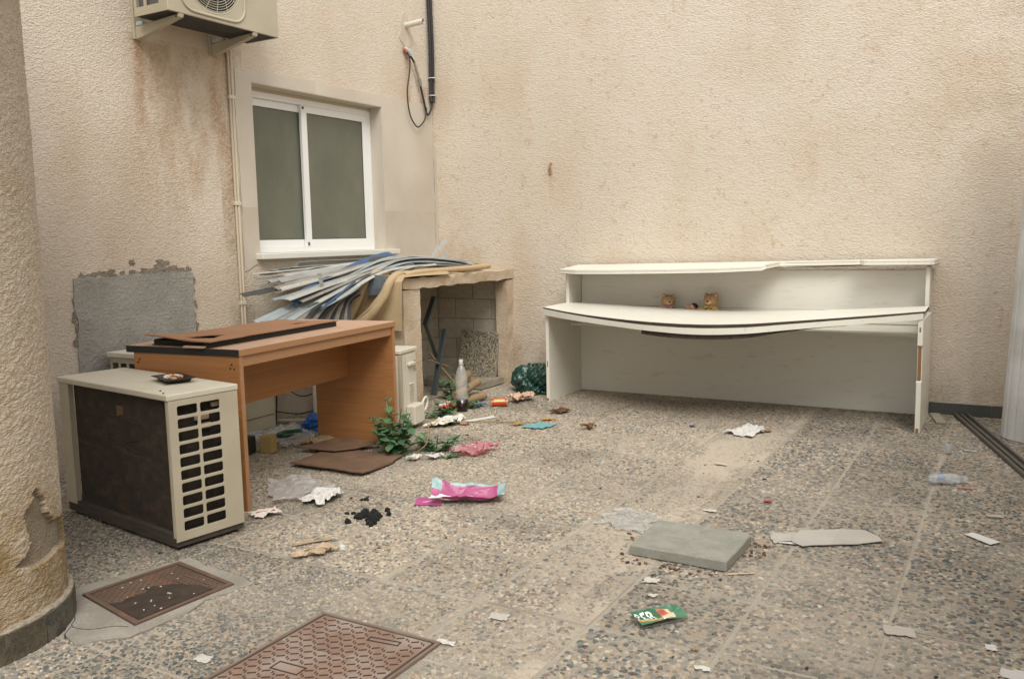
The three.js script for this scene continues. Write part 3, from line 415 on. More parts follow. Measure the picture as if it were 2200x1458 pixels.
// ---------- discarded cooling unit in the foreground ----------
{ const G = thing('outdoor_cooling_unit', 'large beige cooling unit by the column, its side open on a dark coil', 'air conditioner', [1.70, 0, 4.49], -8 * Math.PI / 180);
  const L = 1.0, D = 0.345, H = 0.70;    // local: -x along, -z depth
  part(G, 'lid', b2(-L - 0.006, 0.006, H - 0.028, H, -D - 0.006, 0.006, 0.006), boxPale);
  part(G, 'corner_post', b2(-L, -L + 0.095, 0.06, H - 0.029, -0.028, 0, 0.003), boxCream);
  part(G, 'corner_post', b2(-0.022, -0.0035, 0.06, H - 0.029, -0.03, 0, 0.002), boxCream);
  part(G, 'back_panel', b2(-L, -0.004, 0.06, H - 0.029, -D, -D + 0.004, 0.001), boxCream);
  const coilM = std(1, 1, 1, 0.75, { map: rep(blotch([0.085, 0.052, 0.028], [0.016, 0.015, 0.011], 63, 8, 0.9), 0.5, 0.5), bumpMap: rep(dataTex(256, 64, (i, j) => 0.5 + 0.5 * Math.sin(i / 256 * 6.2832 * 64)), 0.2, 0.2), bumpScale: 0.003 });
  part(G, 'coil', b2(-L + 0.095, -0.023, 0.075, H - 0.032, -0.055, -0.03, 0.001), coilM);
  part(G, 'coil_stain', extr(wobbly([[-0.5, 0.55], [-0.44, 0.56], [-0.43, 0.6], [-0.5, 0.6]], 0.012, 0.02, 3), 0.001).translate(0, 0, -0.0295), std(0.14, 0.09, 0.045, 0.9));
  for (const pts of [[[-0.72, 0.52], [-0.5, 0.55], [-0.3, 0.53]], [[-0.70, 0.47], [-0.62, 0.49], [-0.57, 0.42], [-0.3, 0.46]], [[-0.66, 0.42], [-0.55, 0.44], [-0.35, 0.40], [-0.25, 0.405]], [[-0.8, 0.57], [-0.73, 0.555]]]) part(G, 'fin_scar', tube(pts.map(([x, y]) => [x, y, -0.028]), 0.0022, 12, 5), std(0.06, 0.045, 0.03, 0.9));
  part(G, 'base_tray', b2(-L, -0.002, 0.018, 0.075, -D, -0.004, 0.004), std(1, 1, 1, 0.85, { map: rep(blotch([0.07, 0.055, 0.04], [0.03, 0.026, 0.02], 64, 5, 0.4), 0.6, 0.6) }));
  for (const [x, z] of [[-0.06, -0.04], [-0.06, -D + 0.05], [-L + 0.08, -0.04], [-L + 0.08, -D + 0.05]]) part(G, 'foot', b2(x - 0.035, x + 0.035, 0, 0.02, z - 0.025, z + 0.025, 0.004), blackEdge);
  // end panel with two columns of ten openings
  const holes = [], bars = []; const rr = 0.008;
  const rh = (z0, z1, y0, y1) => { const P = []; for (const [cx, cy, a0] of [[z1 - rr, y1 - rr, 0], [z0 + rr, y1 - rr, 1.5708], [z0 + rr, y0 + rr, 3.1416], [z1 - rr, y0 + rr, 4.7124]]) for (let k = 0; k <= 3; k++) P.push([cx + rr * Math.cos(a0 + k * 0.5236), cy + rr * Math.sin(a0 + k * 0.5236)]); return P; };
  for (let r = 0; r < 10; r++) for (let c = 0; c < 2; c++) { const y1 = 0.645 - r * 0.0572, z0 = -0.285 + 0.035 + (c ? 0 : 0.112); holes.push(rh(z0, z0 + 0.098, y1 - 0.043, y1)); }
  const ep = extr([[-D, 0.045], [0.0, 0.045], [0.0, H - 0.029], [-D, H - 0.029]], 0.004, 0.001, holes); part(G, 'end_panel', ep.rotateY(-Math.PI / 2).translate(0.004, 0, 0), boxCream);
  part(G, 'added_end_coil', b2(-0.075, -0.045, 0.08, H - 0.035, -D + 0.01, -0.06, 0.001), coilM);  // dark coil panel added behind the end openings to make them read darker
  for (const [y, z, w] of [[0.62, -0.2, 0.06], [0.57, -0.12, 0.07], [0.53, -0.14, 0.05]]) part(G, 'exposed_fitting', bx(0.02, 0.025, w, -0.035, y, z - 0.06, 0.006), std(0.35, 0.27, 0.18, 0.5));
  for (const [x, z] of [[-0.05, 0.0065], [-0.12, -0.02]]) part(G, 'screw', new THREE.SphereGeometry(0.005, 8, 6).translate(x, H + 0.001, z - 0.02), std(0.1, 0.04, 0.02, 0.7));
}
{ // food tray on its lid
  const G = thing('food_tray', 'black plastic food tray with scraps, lying on the beige cooling unit', 'tray', [1.405, 0.701, 4.215], -0.35);
  const o = [[-0.11, -0.07], [0.11, -0.07], [0.11, 0.07], [-0.11, 0.07]], i = o.map(([x, y]) => [x * 0.86, y * 0.8]);
  part(G, 'rim', merge([extr(o, 0.003, 0, [i]).rotateX(-1.5708).translate(0, 0.019, 0)]), std(0.02, 0.02, 0.02, 0.3));
  const pos = [], idx = []; o.forEach(([x, y]) => pos.push(x * 0.86, 0.02, -y * 0.8)); o.forEach(([x, y]) => pos.push(x * 0.74, 0.003, -y * 0.66)); for (let k = 0; k < 4; k++) { const n = (k + 1) % 4; idx.push(k, n, k + 4, n, n + 4, k + 4); } idx.push(4, 5, 6, 4, 6, 7);
  const g = new THREE.BufferGeometry(); g.setAttribute('position', new THREE.Float32BufferAttribute(pos, 3)); g.setIndex(idx); const f = g.toNonIndexed(); f.computeVertexNormals(); part(G, 'dish', f, std(0.025, 0.022, 0.02, 0.3));
  const R = rng(4), cs = [[0.35, 0.1, 0.03], [0.5, 0.38, 0.2], [0.22, 0.07, 0.03], [0.6, 0.5, 0.4]].map((c) => std(...c, 0.7));
  for (let k = 0; k < 16; k++) part(G, 'food_scrap', new THREE.DodecahedronGeometry(0.007 + R() * 0.009).scale(1.4, 0.7, 1).rotateY(R() * 6).translate((R() - 0.6) * 0.11, 0.013 + R() * 0.008, (R() - 0.5) * 0.07), cs[k % 4]);
}

// ---------- white cooling unit behind the desk ----------
{ const G = thing('outdoor_cooling_unit', 'small white cooling unit standing behind the far end of the desk', 'air conditioner', [1.145, 0, 2.125], 0.20);
  const H = 0.575, D = 0.27, L = 0.72;   // local: +x is the service side, -z its depth
  part(G, 'casing', b2(-L, 0, 0.03, H - 0.03, -D, 0, 0.016), boxWhite);
  part(G, 'lid', b2(-L - 0.004, 0.006, H - 0.029, H, -D - 0.004, 0.006, 0.007), boxWhite);
  part(G, 'corner_trim', b2(-0.02, 0.003, 0.032, H - 0.032, -0.03, 0.0035, 0.006), boxCream);
  const h = part(G, 'service_panel', b2(0.0005, 0.006, 0.17, H - 0.05, -0.20, -0.085, 0.004), boxWhite);
  part(h, 'grip', b2(0.004, 0.03, 0.452, 0.475, -0.195, -0.095, 0.006), boxWhite); 
  for (let k = 0; k < 10; k++) part(G, 'vent_louvre', b2(0.006, 0.016, 0.20 + k * 0.013, 0.205 + k * 0.013, -0.185, -0.12, 0.001), boxWhite);
  part(G, 'rating_plate', b2(0.0005, 0.002, 0.40, 0.48, -0.255, -0.205, 0), std(0.36, 0.36, 0.33, 0.5));
  part(G, 'valve_cover', b2(0.001, 0.075, 0.035, 0.175, -0.225, -0.06, 0.012), boxWhite);
  part(G, 'hose', tube([[0.05, 0.15, -0.225], [0.055, 0.185, -0.25], [0.06, 0.20, -0.285], [0.06, 0.16, -0.305], [0.055, 0.11, -0.27], [0.05, 0.10, -0.225]], 0.009, 30, 8), boxWhite);
  for (const [x, z] of [[-0.1, -0.03], [-0.1, -D + 0.03], [-L + 0.1, -0.03], [-L + 0.1, -D + 0.03]]) part(G, 'foot', b2(x - 0.03, x + 0.03, 0, 0.03, z - 0.02, z + 0.02, 0.002), darkIn);
}
// ---------- cooling unit against the wall behind the desk ----------
{ const G = thing('outdoor_cooling_unit', 'pale cooling unit pushed against the stucco wall, half hidden by the desk', 'air conditioner', [0.18, 0, 3.05], 0.02);
  part(G, 'casing', merge([b2(0.122, 0.13, 0.036, 0.665, -0.55, 0.545, 0), b2(-0.13, -0.122, 0.036, 0.665, -0.55, 0.545, 0), b2(-0.121, 0.121, 0.036, 0.665, -0.55, -0.542, 0), b2(-0.121, 0.121, 0.036, 0.05, -0.541, 0.54, 0)]), boxCream);
  part(G, 'end_panel', extr([[-0.13, 0.037], [0.13, 0.037], [0.13, 0.665], [-0.13, 0.665]], 0.004, 0, [0, 1, 2].map((k) => [[-0.11 + k * 0.075, 0.40], [-0.055 + k * 0.075, 0.40], [-0.055 + k * 0.075, 0.635], [-0.11 + k * 0.075, 0.635]])).translate(0, 0, 0.546), boxCream);
  part(G, 'coil', b2(-0.11, 0.11, 0.055, 0.655, 0.44, 0.47, 0), std(0.09, 0.085, 0.075, 0.7));
  part(G, 'lid', b2(-0.14, 0.14, 0.668, 0.70, -0.56, 0.565, 0.006), boxWhite);
  part(G, 'base_seam', b2(0.1305, 0.133, 0.13, 0.134, -0.54, 0.54, 0), std(0.1, 0.085, 0.06, 0.9));
  for (const z of [-0.45, 0.45]) part(G, 'foot', b2(-0.12, 0.12, 0, 0.036, z - 0.03, z + 0.03, 0.002), darkIn);
}

// ---------- cooling unit on wall brackets ----------
{ const G = thing('wall_cooling_unit', 'cream outdoor cooling unit on two brackets high on the wall beside the window', 'air conditioner', [0, 2.725, 2.85]);
  const z0 = -0.447, z1 = 0.455, xb = 0.12, xf = 0.42, H = 0.62, C = boxCream;
  const hz = 0.105, hy = 0.285, hr = 0.225, ring = []; for (let k = 0; k < 40; k++) { const a = k / 40 * 6.2832; ring.push([hz + Math.cos(a) * hr, hy + Math.sin(a) * hr]); }
  part(G, 'front_panel', extr([[z0, 0], [z1, 0], [z1, H], [z0, H]], 0.01, 0.003, [ring]).rotateY(-1.5708).translate(xf, 0, 0), C);
  part(G, 'casing', merge([b2(xb, xf - 0.011, H - 0.01, H, z0, z1, 0), b2(xb, xf - 0.011, 0, H - 0.011, z0, z0 + 0.008, 0), b2(xb, xb + 0.008, 0, H - 0.011, z0 + 0.009, z1 - 0.009, 0)]), C);
  part(G, 'base_tray', b2(xb, xf - 0.012, 0.001, 0.02, z0 + 0.01, z1 - 0.01, 0.002), std(1, 1, 1, 0.8, { map: rep(blotch([0.06, 0.056, 0.05], [0.025, 0.024, 0.022], 71, 6, 0.4), 0.5, 0.5) }));
  // coil end with two window openings
  part(G, 'side_panel', extr([[xb, 0], [xf - 0.011, 0], [xf - 0.011, H], [xb, H]], 0.008, 0, [[[xb + 0.02, 0.05], [xb + 0.09, 0.05], [xb + 0.09, H - 0.05], [xb + 0.02, H - 0.05]], [[xb + 0.11, 0.05], [xf - 0.075, 0.05], [xf - 0.075, H - 0.05], [xb + 0.11, H - 0.05]]]).translate(0, 0, z1 - 0.008), C);
  part(G, 'coil', b2(xb + 0.012, xf - 0.06, 0.022, H - 0.02, z1 - 0.05, z1 - 0.03, 0), std(0.11, 0.105, 0.095, 0.7));
  part(G, 'shroud', b2(xb + 0.03, xb + 0.04, 0.022, H - 0.02, z0 + 0.02, z1 - 0.055, 0), std(0.13, 0.13, 0.12, 0.7));
  const fan = subgroup(G, 'fan_guard'); const wire = std(0.5, 0.45, 0.35, 0.5);
  for (let k = 1; k <= 15; k++) part(fan, 'guard_ring', new THREE.TorusGeometry(0.02 + k * 0.0145, 0.0022, 5, 48).rotateY(1.5708).translate(xf + 0.012 - 0.0006 * k, hy, hz), wire);
  for (let k = 0; k < 16; k++) { const a = k / 16 * 6.2832; part(fan, 'guard_spoke', tube([[xf + 0.012, hy + Math.sin(a) * 0.02, hz + Math.cos(a) * 0.02], [xf + 0.006, hy + Math.sin(a) * 0.13, hz + Math.cos(a + 0.12) * 0.13], [xf + 0.002, hy + Math.sin(a + 0.3) * 0.243, hz + Math.cos(a + 0.3) * 0.243]], 0.0022, 8, 5), wire); }
  const fr = 0.255, sq = []; for (const [cz, cy, a0] of [[hz + 0.155, hy + 0.155, 0], [hz - 0.155, hy + 0.155, 1.5708], [hz - 0.155, hy - 0.155, 3.1416], [hz + 0.155, hy - 0.155, 4.7124]]) for (let k = 0; k <= 6; k++) sq.push([xf + 0.004, cy + 0.1 * Math.sin(a0 + k * 0.2618), cz + 0.1 * Math.cos(a0 + k * 0.2618)]);
  part(fan, 'guard_frame', tube(sq, 0.009, 120, 6, true), C);
  const bl = []; for (let k = 0; k < 3; k++) { const g = new THREE.BoxGeometry(0.006, 0.17, 0.12).rotateY(0.5).translate(xf - 0.06, 0.11, 0); g.rotateX(k * 2.0944); bl.push(g.translate(0, hy, hz)); } part(G, 'fan_blade', merge(bl), std(0.04, 0.04, 0.04, 0.6));
  part(G, 'panel_seam', merge([b2(xf + 0.0005, xf + 0.002, 0.10, 0.103, z0 + 0.01, -0.17, 0), b2(xf + 0.0005, xf + 0.002, 0.30, 0.303, z0 + 0.01, -0.17, 0), b2(xf + 0.0005, xf + 0.002, 0.0, H, -0.172, -0.17, 0)]), std(0.22, 0.19, 0.14, 0.8));
  for (const z of [0.36, -0.235]) {
    const b = subgroup(G, 'bracket'); b.position.z = z;
    part(b, 'upright', b2(0.002, 0.022, -0.105, 0.25, -0.03, 0.03, 0.003), C);
    const arm = extr([[0.0, -0.105], [0.05, -0.10], [0.40, -0.024], [0.405, -0.004], [0.0, -0.03]], 0.03, 0.003).translate(0.022, 0, -0.015); part(b, 'arm', arm, C);
    part(b, 'bolt', new THREE.CylinderGeometry(0.012, 0.012, 0.04, 10).rotateX(1.5708).translate(0.40, -0.016, 0), std(0.2, 0.14, 0.09, 0.7));
    part(b, 'mount_pad', b2(0.03, 0.09, -0.026, -0.001, -0.02, 0.02, 0.003), std(0.45, 0.5, 0.52, 0.7));
  }
}

// ---------- conduit, drain stub and cables ----------
{ const G = thing('conduit_pipe', 'thin cream conduit running down the wall left of the window', 'pipe', [0.014, 0, 2.465]);
  part(G, 'pipe', new THREE.CylinderGeometry(0.011, 0.011, 2.9, 10).translate(0, 1.45, 0), std(0.60, 0.52, 0.39, 0.6)); part(G, 'pipe', new THREE.CylinderGeometry(0.009, 0.009, 2.9, 10).translate(0, 1.45, 0.024), std(0.55, 0.46, 0.33, 0.6));
  for (const y of [0.9, 1.61, 2.35]) part(G, 'clip', b2(-0.012, 0.014, y, y + 0.025, -0.016, 0.038, 0.003), std(0.62, 0.57, 0.46, 0.5)); }
{ const G = thing('drain_stub', 'short white plastic pipe sticking out of the wall above the loose cables', 'pipe', [0, 3.255, 0.38]);
  const pv = std(0.66, 0.62, 0.54, 0.45); const g = new THREE.LatheGeometry([[0.021, 0], [0.025, 0], [0.025, 0.2], [0.021, 0.2], [0.021, 0]].map(([a, b]) => new THREE.Vector2(a, b)), 20).rotateZ(-1.5708 + 0.06); part(G, 'pipe', g, pv);
  const P = []; for (let k = 0; k < 22; k++) { const a = k / 22 * 6.2832; P.push([Math.cos(a) * 0.085, -0.04 + Math.sin(a) * 0.15]); } part(G, 'filler_patch', toLeft(extr(wobbly(P, 0.05, 0.02, 7), 0.008), 0.006), plaster);
  part(G, 'wall_plug', new THREE.CylinderGeometry(0.0208, 0.0208, 0.004, 16).rotateZ(1.5708).translate(0.006, 0, 0), pv); }
{ const blk = std(0.022, 0.021, 0.019, 0.55), G = thing('cable_bundle', 'black cables hanging in the wall corner and looping back to the wall', 'cable', [0, 0, 0]);
  for (const [x, z] of [[0.012, 0.030], [0.034, 0.026], [0.024, 0.048]]) part(G, 'main_cable', tube([[x, 4.3, z], [x + 0.004, 3.5, z], [x + 0.01, 3.1, z], [x + 0.002, 2.75, z], [x - 0.004 + 0.012, 2.62, z + 0.01]], 0.014, 30, 8), blk);
  part(G, 'loop_cable', tube([[0.03, 2.64, 0.04], [0.03, 2.55, 0.062], [0.03, 2.495, 0.118], [0.03, 2.624, 0.174], [0.035, 2.783, 0.238], [0.04, 2.93, 0.31], [0.02, 3.035, 0.40]], 0.0095, 50, 8), blk);
  part(G, 'thin_loop_cable', tube([[0.03, 2.56, 0.13], [0.035, 2.456, 0.168], [0.04, 2.385, 0.25], [0.04, 2.367, 0.30], [0.04, 2.452, 0.399], [0.04, 2.653, 0.437], [0.04, 2.86, 0.39], [0.03, 2.98, 0.375], [0.01, 3.035, 0.41]], 0.0065, 60, 7), blk);
  part(G, 'taped_splice', merge([tube([[0.04, 2.94, 0.315], [0.038, 2.80, 0.245]], 0.0125, 8, 8)]), std(0.30, 0.27, 0.21, 0.7)); part(G, 'connector', tube([[0.038, 2.80, 0.245], [0.036, 2.745, 0.222]], 0.018, 6, 8), std(0.27, 0.25, 0.22, 0.6));
  part(G, 'wrapped_end', tube([[0.008, 3.05, 0.42], [0.035, 3.03, 0.395], [0.045, 2.995, 0.365]], 0.019, 8, 8), std(0.42, 0.46, 0.48, 0.6)); part(G, 'red_tape', tube([[0.01, 3.05, 0.425], [0.03, 3.025, 0.405]], 0.0155, 6, 8).translate(0.008, -0.012, 0.012), std(0.45, 0.10, 0.03, 0.6));
  for (const y of [2.84, 2.68]) part(G, 'cable_tie', merge([new THREE.TorusGeometry(0.03, 0.004, 6, 20).rotateX(1.5708).translate(0.03, y, 0.034), b2(0.045, 0.075, y - 0.004, y + 0.004, 0.045, 0.055, 0)]), std(0.75, 0.74, 0.7, 0.4)); }

// ---------- white fluted pipe and floor rail at the right ----------
{ const P = []; for (let k = 0; k < 96; k++) { const a = k / 96 * 6.2832, r = 0.155 - 0.006 * Math.pow(Math.abs(Math.sin(a * 8)), 10); P.push([Math.cos(a) * r, Math.sin(a) * r]); }
  single('fluted_pipe', extr(P, 2.45).rotateX(-1.5708), std(1, 1, 1, 0.5, { map: rep(blotch([0.62, 0.62, 0.60], [0.48, 0.47, 0.43], 75, 7, 0.15), 0.8, 0.8) }), 'wide white fluted plastic pipe standing at the right edge', 'pipe', [4.955, 0.004, 0.60]).rotation.z = -0.042; }
{ const a = V(4.545, 0, 0.02), b = V(5.05, 0, 1.95), d = b.clone().sub(a), L = d.length(), G = thing('floor_rail', 'grey metal sliding track lying on the floor beside the white pipe', 'rail', [a.x, 0.004, a.z], Math.atan2(d.x, d.z));
  const gm = std(1, 1, 1, 0.6, { map: rep(blotch([0.17, 0.15, 0.125], [0.10, 0.09, 0.075], 77, 9, 0.3), 0.5, 0.1), metalness: 0.25 });
  part(G, 'track_bed', b2(-0.045, 0.045, 0, 0.008, 0, L, 0.001), std(0.07, 0.06, 0.05, 0.9)); for (const x of [-0.04, 0.0, 0.04]) part(G, 'track_rib', b2(x - 0.009, x + 0.009, 0.008, x ? 0.026 : 0.02, 0, L, 0.003), gm); }
{ const G = thing('ribbed_strip', 'short ribbed plastic strip on the floor behind the counter side', 'scrap', [4.41, 0.003, 0.22], 0.2), m = std(0.36, 0.32, 0.25, 0.8);
  part(G, 'backing', b2(-0.03, 0.03, 0, 0.006, -0.16, 0.16, 0.001), std(0.2, 0.17, 0.12, 0.9)); for (let k = 0; k < 6; k++) part(G, 'rib', b2(-0.032, 0.032, 0.006, 0.02, -0.145 + k * 0.055, -0.12 + k * 0.055, 0.003), m); }

// ---------- masonry niche in the corner ----------
const NX = 0.85, NZ = 1.67;
{ const G = thing('masonry_niche', 'low rendered masonry box in the corner with an open front', 'niche', [0, 0, 0]);
  const uvw = (g) => { const p = g.attributes.position, n = g.attributes.normal, uv = new Float32Array(p.count * 2); for (let i = 0; i < p.count; i++) { const ax = Math.abs(n.getX(i)), ay = Math.abs(n.getY(i)); uv[2 * i] = ax > 0.6 ? p.getZ(i) : p.getX(i); uv[2 * i + 1] = ay > 0.6 ? p.getZ(i) : p.getY(i); } g.setAttribute('uv', new THREE.BufferAttribute(uv, 2)); return g; };
  const rough = (x0, x1, y0, y1, z0, z1, s, amp = 0.012) => { const g = new THREE.BoxGeometry(x1 - x0, y1 - y0, z1 - z0, Math.ceil((x1 - x0) / 0.03), Math.ceil((y1 - y0) / 0.03), Math.ceil((z1 - z0) / 0.03)).translate((x0 + x1) / 2, (y0 + y1) / 2, (z0 + z1) / 2); const p = g.attributes.position; for (let i = 0; i < p.count; i++) { const x = p.getX(i), y = p.getY(i), z = p.getZ(i); p.setXYZ(i, x + (x > 0.02 ? (fbm(z * 14 + s, y * 14, s, 3) - 0.5) * amp * 2 : 0), y + (y > 0.02 ? (fbm(x * 12, z * 12 + s, s + 2, 3) - 0.5) * amp * 2 : 0), z + (z > 0.03 ? (fbm(x * 14 + s, y * 14, s + 4, 3) - 0.5) * amp * 2 : 0)); } g.computeVertexNormals(); return uvw(g); };
  part(G, 'top_slab', rough(0.008, NX, 0.968, 1.05, 0.008, NZ, 3, 0.012), stuccoBox);
  part(G, 'end_wall', rough(0.008, NX - 0.006, 0.002, 0.962, 1.45, NZ - 0.004, 5, 0.006), stuccoBox);
  part(G, 'pier', rough(0.72, NX - 0.008, 0.002, 0.962, 0.008, 0.105, 7, 0.010), stuccoBox);
  const bm = [0, 1, 2].map((k) => std(1, 1, 1, 0.92, { map: rep(blotch([0.68 - k * 0.02, 0.62 - k * 0.02, 0.51 - k * 0.02], [0.56 - k * 0.02, 0.50 - k * 0.02, 0.40 - k * 0.02], 80 + k, 5, 0.25), 0.6, 0.6), bumpMap: rep(grain, 0.3, 0.3), bumpScale: 0.002 }));
  for (let r = 0; r < 5; r++) { for (let c = -1; c < 2; c++) { const x0 = Math.max(0.012, 0.02 + c * 0.4 + (r % 2) * 0.2), x1 = Math.min(0.718, 0.413 + c * 0.4 + (r % 2) * 0.2); if (x1 - x0 > 0.03) part(G, 'block', b2(x0, x1, 0.02 + r * 0.19, 0.206 + r * 0.19, 0.004, 0.022, 0.003), bm[(r + c + 4) % 3]); }
    for (let c = 0; c < 4; c++) { const z0 = 0.03 + c * 0.4 - (r % 2) * 0.2, z1 = Math.min(1.44, z0 + 0.394); part(G, 'block', b2(0.004, 0.02, 0.02 + r * 0.19, 0.206 + r * 0.19, Math.max(0.03, z0), z1, 0.003), bm[(r * 2 + c) % 3]); } }
  part(G, 'floor_slab', rough(0.10, 0.79, 0.012, 0.065, 0.11, 0.50, 11, 0.008), std(1, 1, 1, 0.95, { map: rep(blotch([0.36, 0.32, 0.25], [0.26, 0.22, 0.165], 85, 6, 0.3), 0.4, 0.4) }));
}
{ // pebbled paving tile leaning inside it
  const G = thing('paving_tile', 'square pebbled paving tile leaning inside the masonry niche', 'tile', [0.535, 0.066, 0.19], 0.06); G.rotation.x = -0.19; G.rotation.z = -0.03;
  part(G, 'slab', b2(-0.20, 0.20, 0, 0.43, -0.035, 0, 0.004), std(1, 1, 1, 0.95, { map: rep(blotch([0.34, 0.30, 0.23], [0.22, 0.19, 0.14], 86, 5, 0.3), 0.4, 0.4) }));
  const R = rng(31), n = 1500, im = new THREE.InstancedMesh(new THREE.IcosahedronGeometry(1, 1), std(1, 1, 1, 0.85), n), M = new THREE.Matrix4(), c = new THREE.Color();
  const pl = [[0.30, 0.26, 0.19], [0.13, 0.12, 0.10], [0.40, 0.34, 0.24], [0.07, 0.07, 0.065], [0.22, 0.17, 0.09]];
  for (let i = 0; i < n; i++) { M.compose(V((R() - 0.5) * 0.385, 0.01 + R() * 0.41, 0.0005), new THREE.Quaternion().setFromEuler(new THREE.Euler(0, 0, R() * 6.28)), V(0.005 + R() * 0.005, 0.004 + R() * 0.004, 0.003)); im.setMatrixAt(i, M); const q = pl[(R() * 5) | 0], b = 0.75 + R() * 0.5; im.setColorAt(i, c.setRGB(q[0] * b, q[1] * b, q[2] * b)); }
  im.name = 'pebbles'; im.userData.kind = 'stuff'; shade(im); G.add(im);
}
{ const dk = std(0.085, 0.10, 0.095, 0.5, { metalness: 0.2 });
  const bar = (p, q, w, t, name, label, cat, m) => { const a = V(...p), b = V(...q), L = a.distanceTo(b); const g = bx(w, L, t, 0, L / 2, 0, 0.003); const o = single(name, g, m, label, cat, p); o.quaternion.setFromUnitVectors(V(0, 1, 0), b.clone().sub(a).normalize()); return o; };
  const profile = (p, q, label) => { const a = V(...p), b = V(...q), L = a.distanceTo(b), G = thing('metal_profile', label, 'profile', p, 0, 'dark metal profiles leaning in the niche'); G.quaternion.setFromUnitVectors(V(0, 1, 0), b.clone().sub(a).normalize()); part(G, 'web', b2(-0.022, 0.022, 0, L, -0.004, 0, 0.001), dk); part(G, 'flange', b2(-0.022, -0.017, 0, L, 0.0005, 0.026, 0.001), dk); part(G, 'flange', b2(0.017, 0.022, 0, L, 0.0005, 0.026, 0.001), dk); };
  profile([0.53, 0.004, 0.86], [0.53, 0.56, 0.66], 'dark metal profile standing upright left of the leaning pebbled tile');
  profile([0.56, 0.62, 0.99], [0.60, 0.86, 0.90], 'short dark metal profile jammed high in the niche opening');
  bar([0.55, 0.62, 0.98], [0.45, 0.24, 0.66], 0.03, 0.02, 'metal_bar', 'thin dark metal bar slanting across the niche opening', 'bar', dk);
  const wd = std(1, 1, 1, 0.9, { map: rep(woodTex([0.36, 0.25, 0.14], [0.24, 0.16, 0.085], 21), 0.4, 0.3) });
  bar([0.62, 0.03, 0.62], [0.45, 0.36, 0.80], 0.022, 0.014, 'wood_lath', 'thin pale wooden lath leaning in the niche', 'lath', wd);
  bar([0.52, 0.22, 0.62], [0.56, 0.33, 0.98], 0.022, 0.012, 'wood_lath', 'short wooden lath wedged across the dark metal profiles', 'lath', wd);
  const timber = (p, q, r, label) => { const a = V(...p), b = V(...q), L = a.distanceTo(b), g = new THREE.CylinderGeometry(r, r * 1.12, L, 12, 8).translate(0, L / 2, 0), P = g.attributes.position; for (let i = 0; i < P.count; i++) { const k = 1 + 0.25 * (noise(P.getY(i) * 18, Math.atan2(P.getZ(i), P.getX(i)) * 2, 5) - 0.5); P.setX(i, P.getX(i) * k); P.setZ(i, P.getZ(i) * k); } g.computeVertexNormals(); const o = single('timber_offcut', g, wd, label, 'timber', p); o.quaternion.setFromUnitVectors(V(0, 1, 0), b.clone().sub(a).normalize()); };
  timber([0.86, 0.045, 1.02], [0.86, 0.115, 0.66], 0.034, 'weathered timber offcut on the ground by the niche mouth');
  timber([0.72, 0.05, 0.80], [0.60, 0.13, 0.42], 0.038, 'weathered timber offcut further inside the niche');
  timber([1.0, 0.03, 1.16], [1.06, 0.045, 0.88], 0.03, 'short timber offcut lying behind the plastic bottle');
}

// ---------- pile of window-blind slats and the draped sheet ----------
const slatMat = (a, r, s) => std(1, 1, 1, r, { map: rep(blotch(a, a.map((v, i) => v * 0.62 + [0.03, 0.022, 0.012][i]), s, 6, 0.3), 0.5, 0.5) });
const slatM = { grey: slatMat([0.36, 0.365, 0.35], 0.42, 141), pale: slatMat([0.54, 0.54, 0.50], 0.4, 142), taupe: slatMat([0.34, 0.31, 0.265], 0.5, 143), blue: slatMat([0.045, 0.12, 0.25], 0.4, 144), dark: slatMat([0.055, 0.065, 0.065], 0.45, 145), ice: slatMat([0.40, 0.465, 0.48], 0.35, 146) };
function sweepSlat(pts, w, t, roll, curl = 0.12) {
  const c = new THREE.CatmullRomCurve3(pts.map((p) => V(...p)), false, 'centripetal'), n = 26, pos = [], idx = [], K = 5;
  for (let i = 0; i <= n; i++) {
    const u = i / n, P = c.getPoint(u), T = c.getTangent(u), S0 = V(0, 1, 0).cross(T).normalize(), N0 = T.clone().cross(S0).normalize(), a = roll, S = S0.clone().multiplyScalar(Math.cos(a)).addScaledVector(N0, Math.sin(a)), N = T.clone().cross(S).normalize();
    for (let k = 0; k < K; k++) { const s = (k / (K - 1) - 0.5), h = -curl * w * (4 * s * s); const q = P.clone().addScaledVector(S, s * w).addScaledVector(N, h); pos.push(q.x, q.y, q.z); }
    for (let k = K - 1; k >= 0; k--) { const s = (k / (K - 1) - 0.5), h = -curl * w * (4 * s * s) - t; const q = P.clone().addScaledVector(S, s * w).addScaledVector(N, h); pos.push(q.x, q.y, q.z); }
  }
  const m = 2 * K; for (let i = 0; i < n; i++) for (let k = 0; k < m; k++) { const a = i * m + k, b = i * m + (k + 1) % m; idx.push(a, b, a + m, b, b + m, a + m); }
  for (const e of [0, n * m]) for (let k = 0; k < K - 1; k++) { const a = e + k, b = e + k + 1, d = e + m - 1 - k, f = e + m - 2 - k; if (e) idx.push(a, d, b, b, d, f); else idx.push(a, b, d, b, f, d); }
  const g = new THREE.BufferGeometry(); g.setAttribute('position', new THREE.Float32BufferAttribute(pos, 3)); const uv = []; for (let i = 0; i <= n; i++) for (let k = 0; k < m; k++) uv.push(pts[0][0] * 3.7 + k / m * w * 2, pts[0][2] * 2.3 + i / n * 1.8); g.setAttribute('uv', new THREE.Float32BufferAttribute(uv, 2)); g.setIndex(idx); const f = g.toNonIndexed(); f.computeVertexNormals(); return f;
}
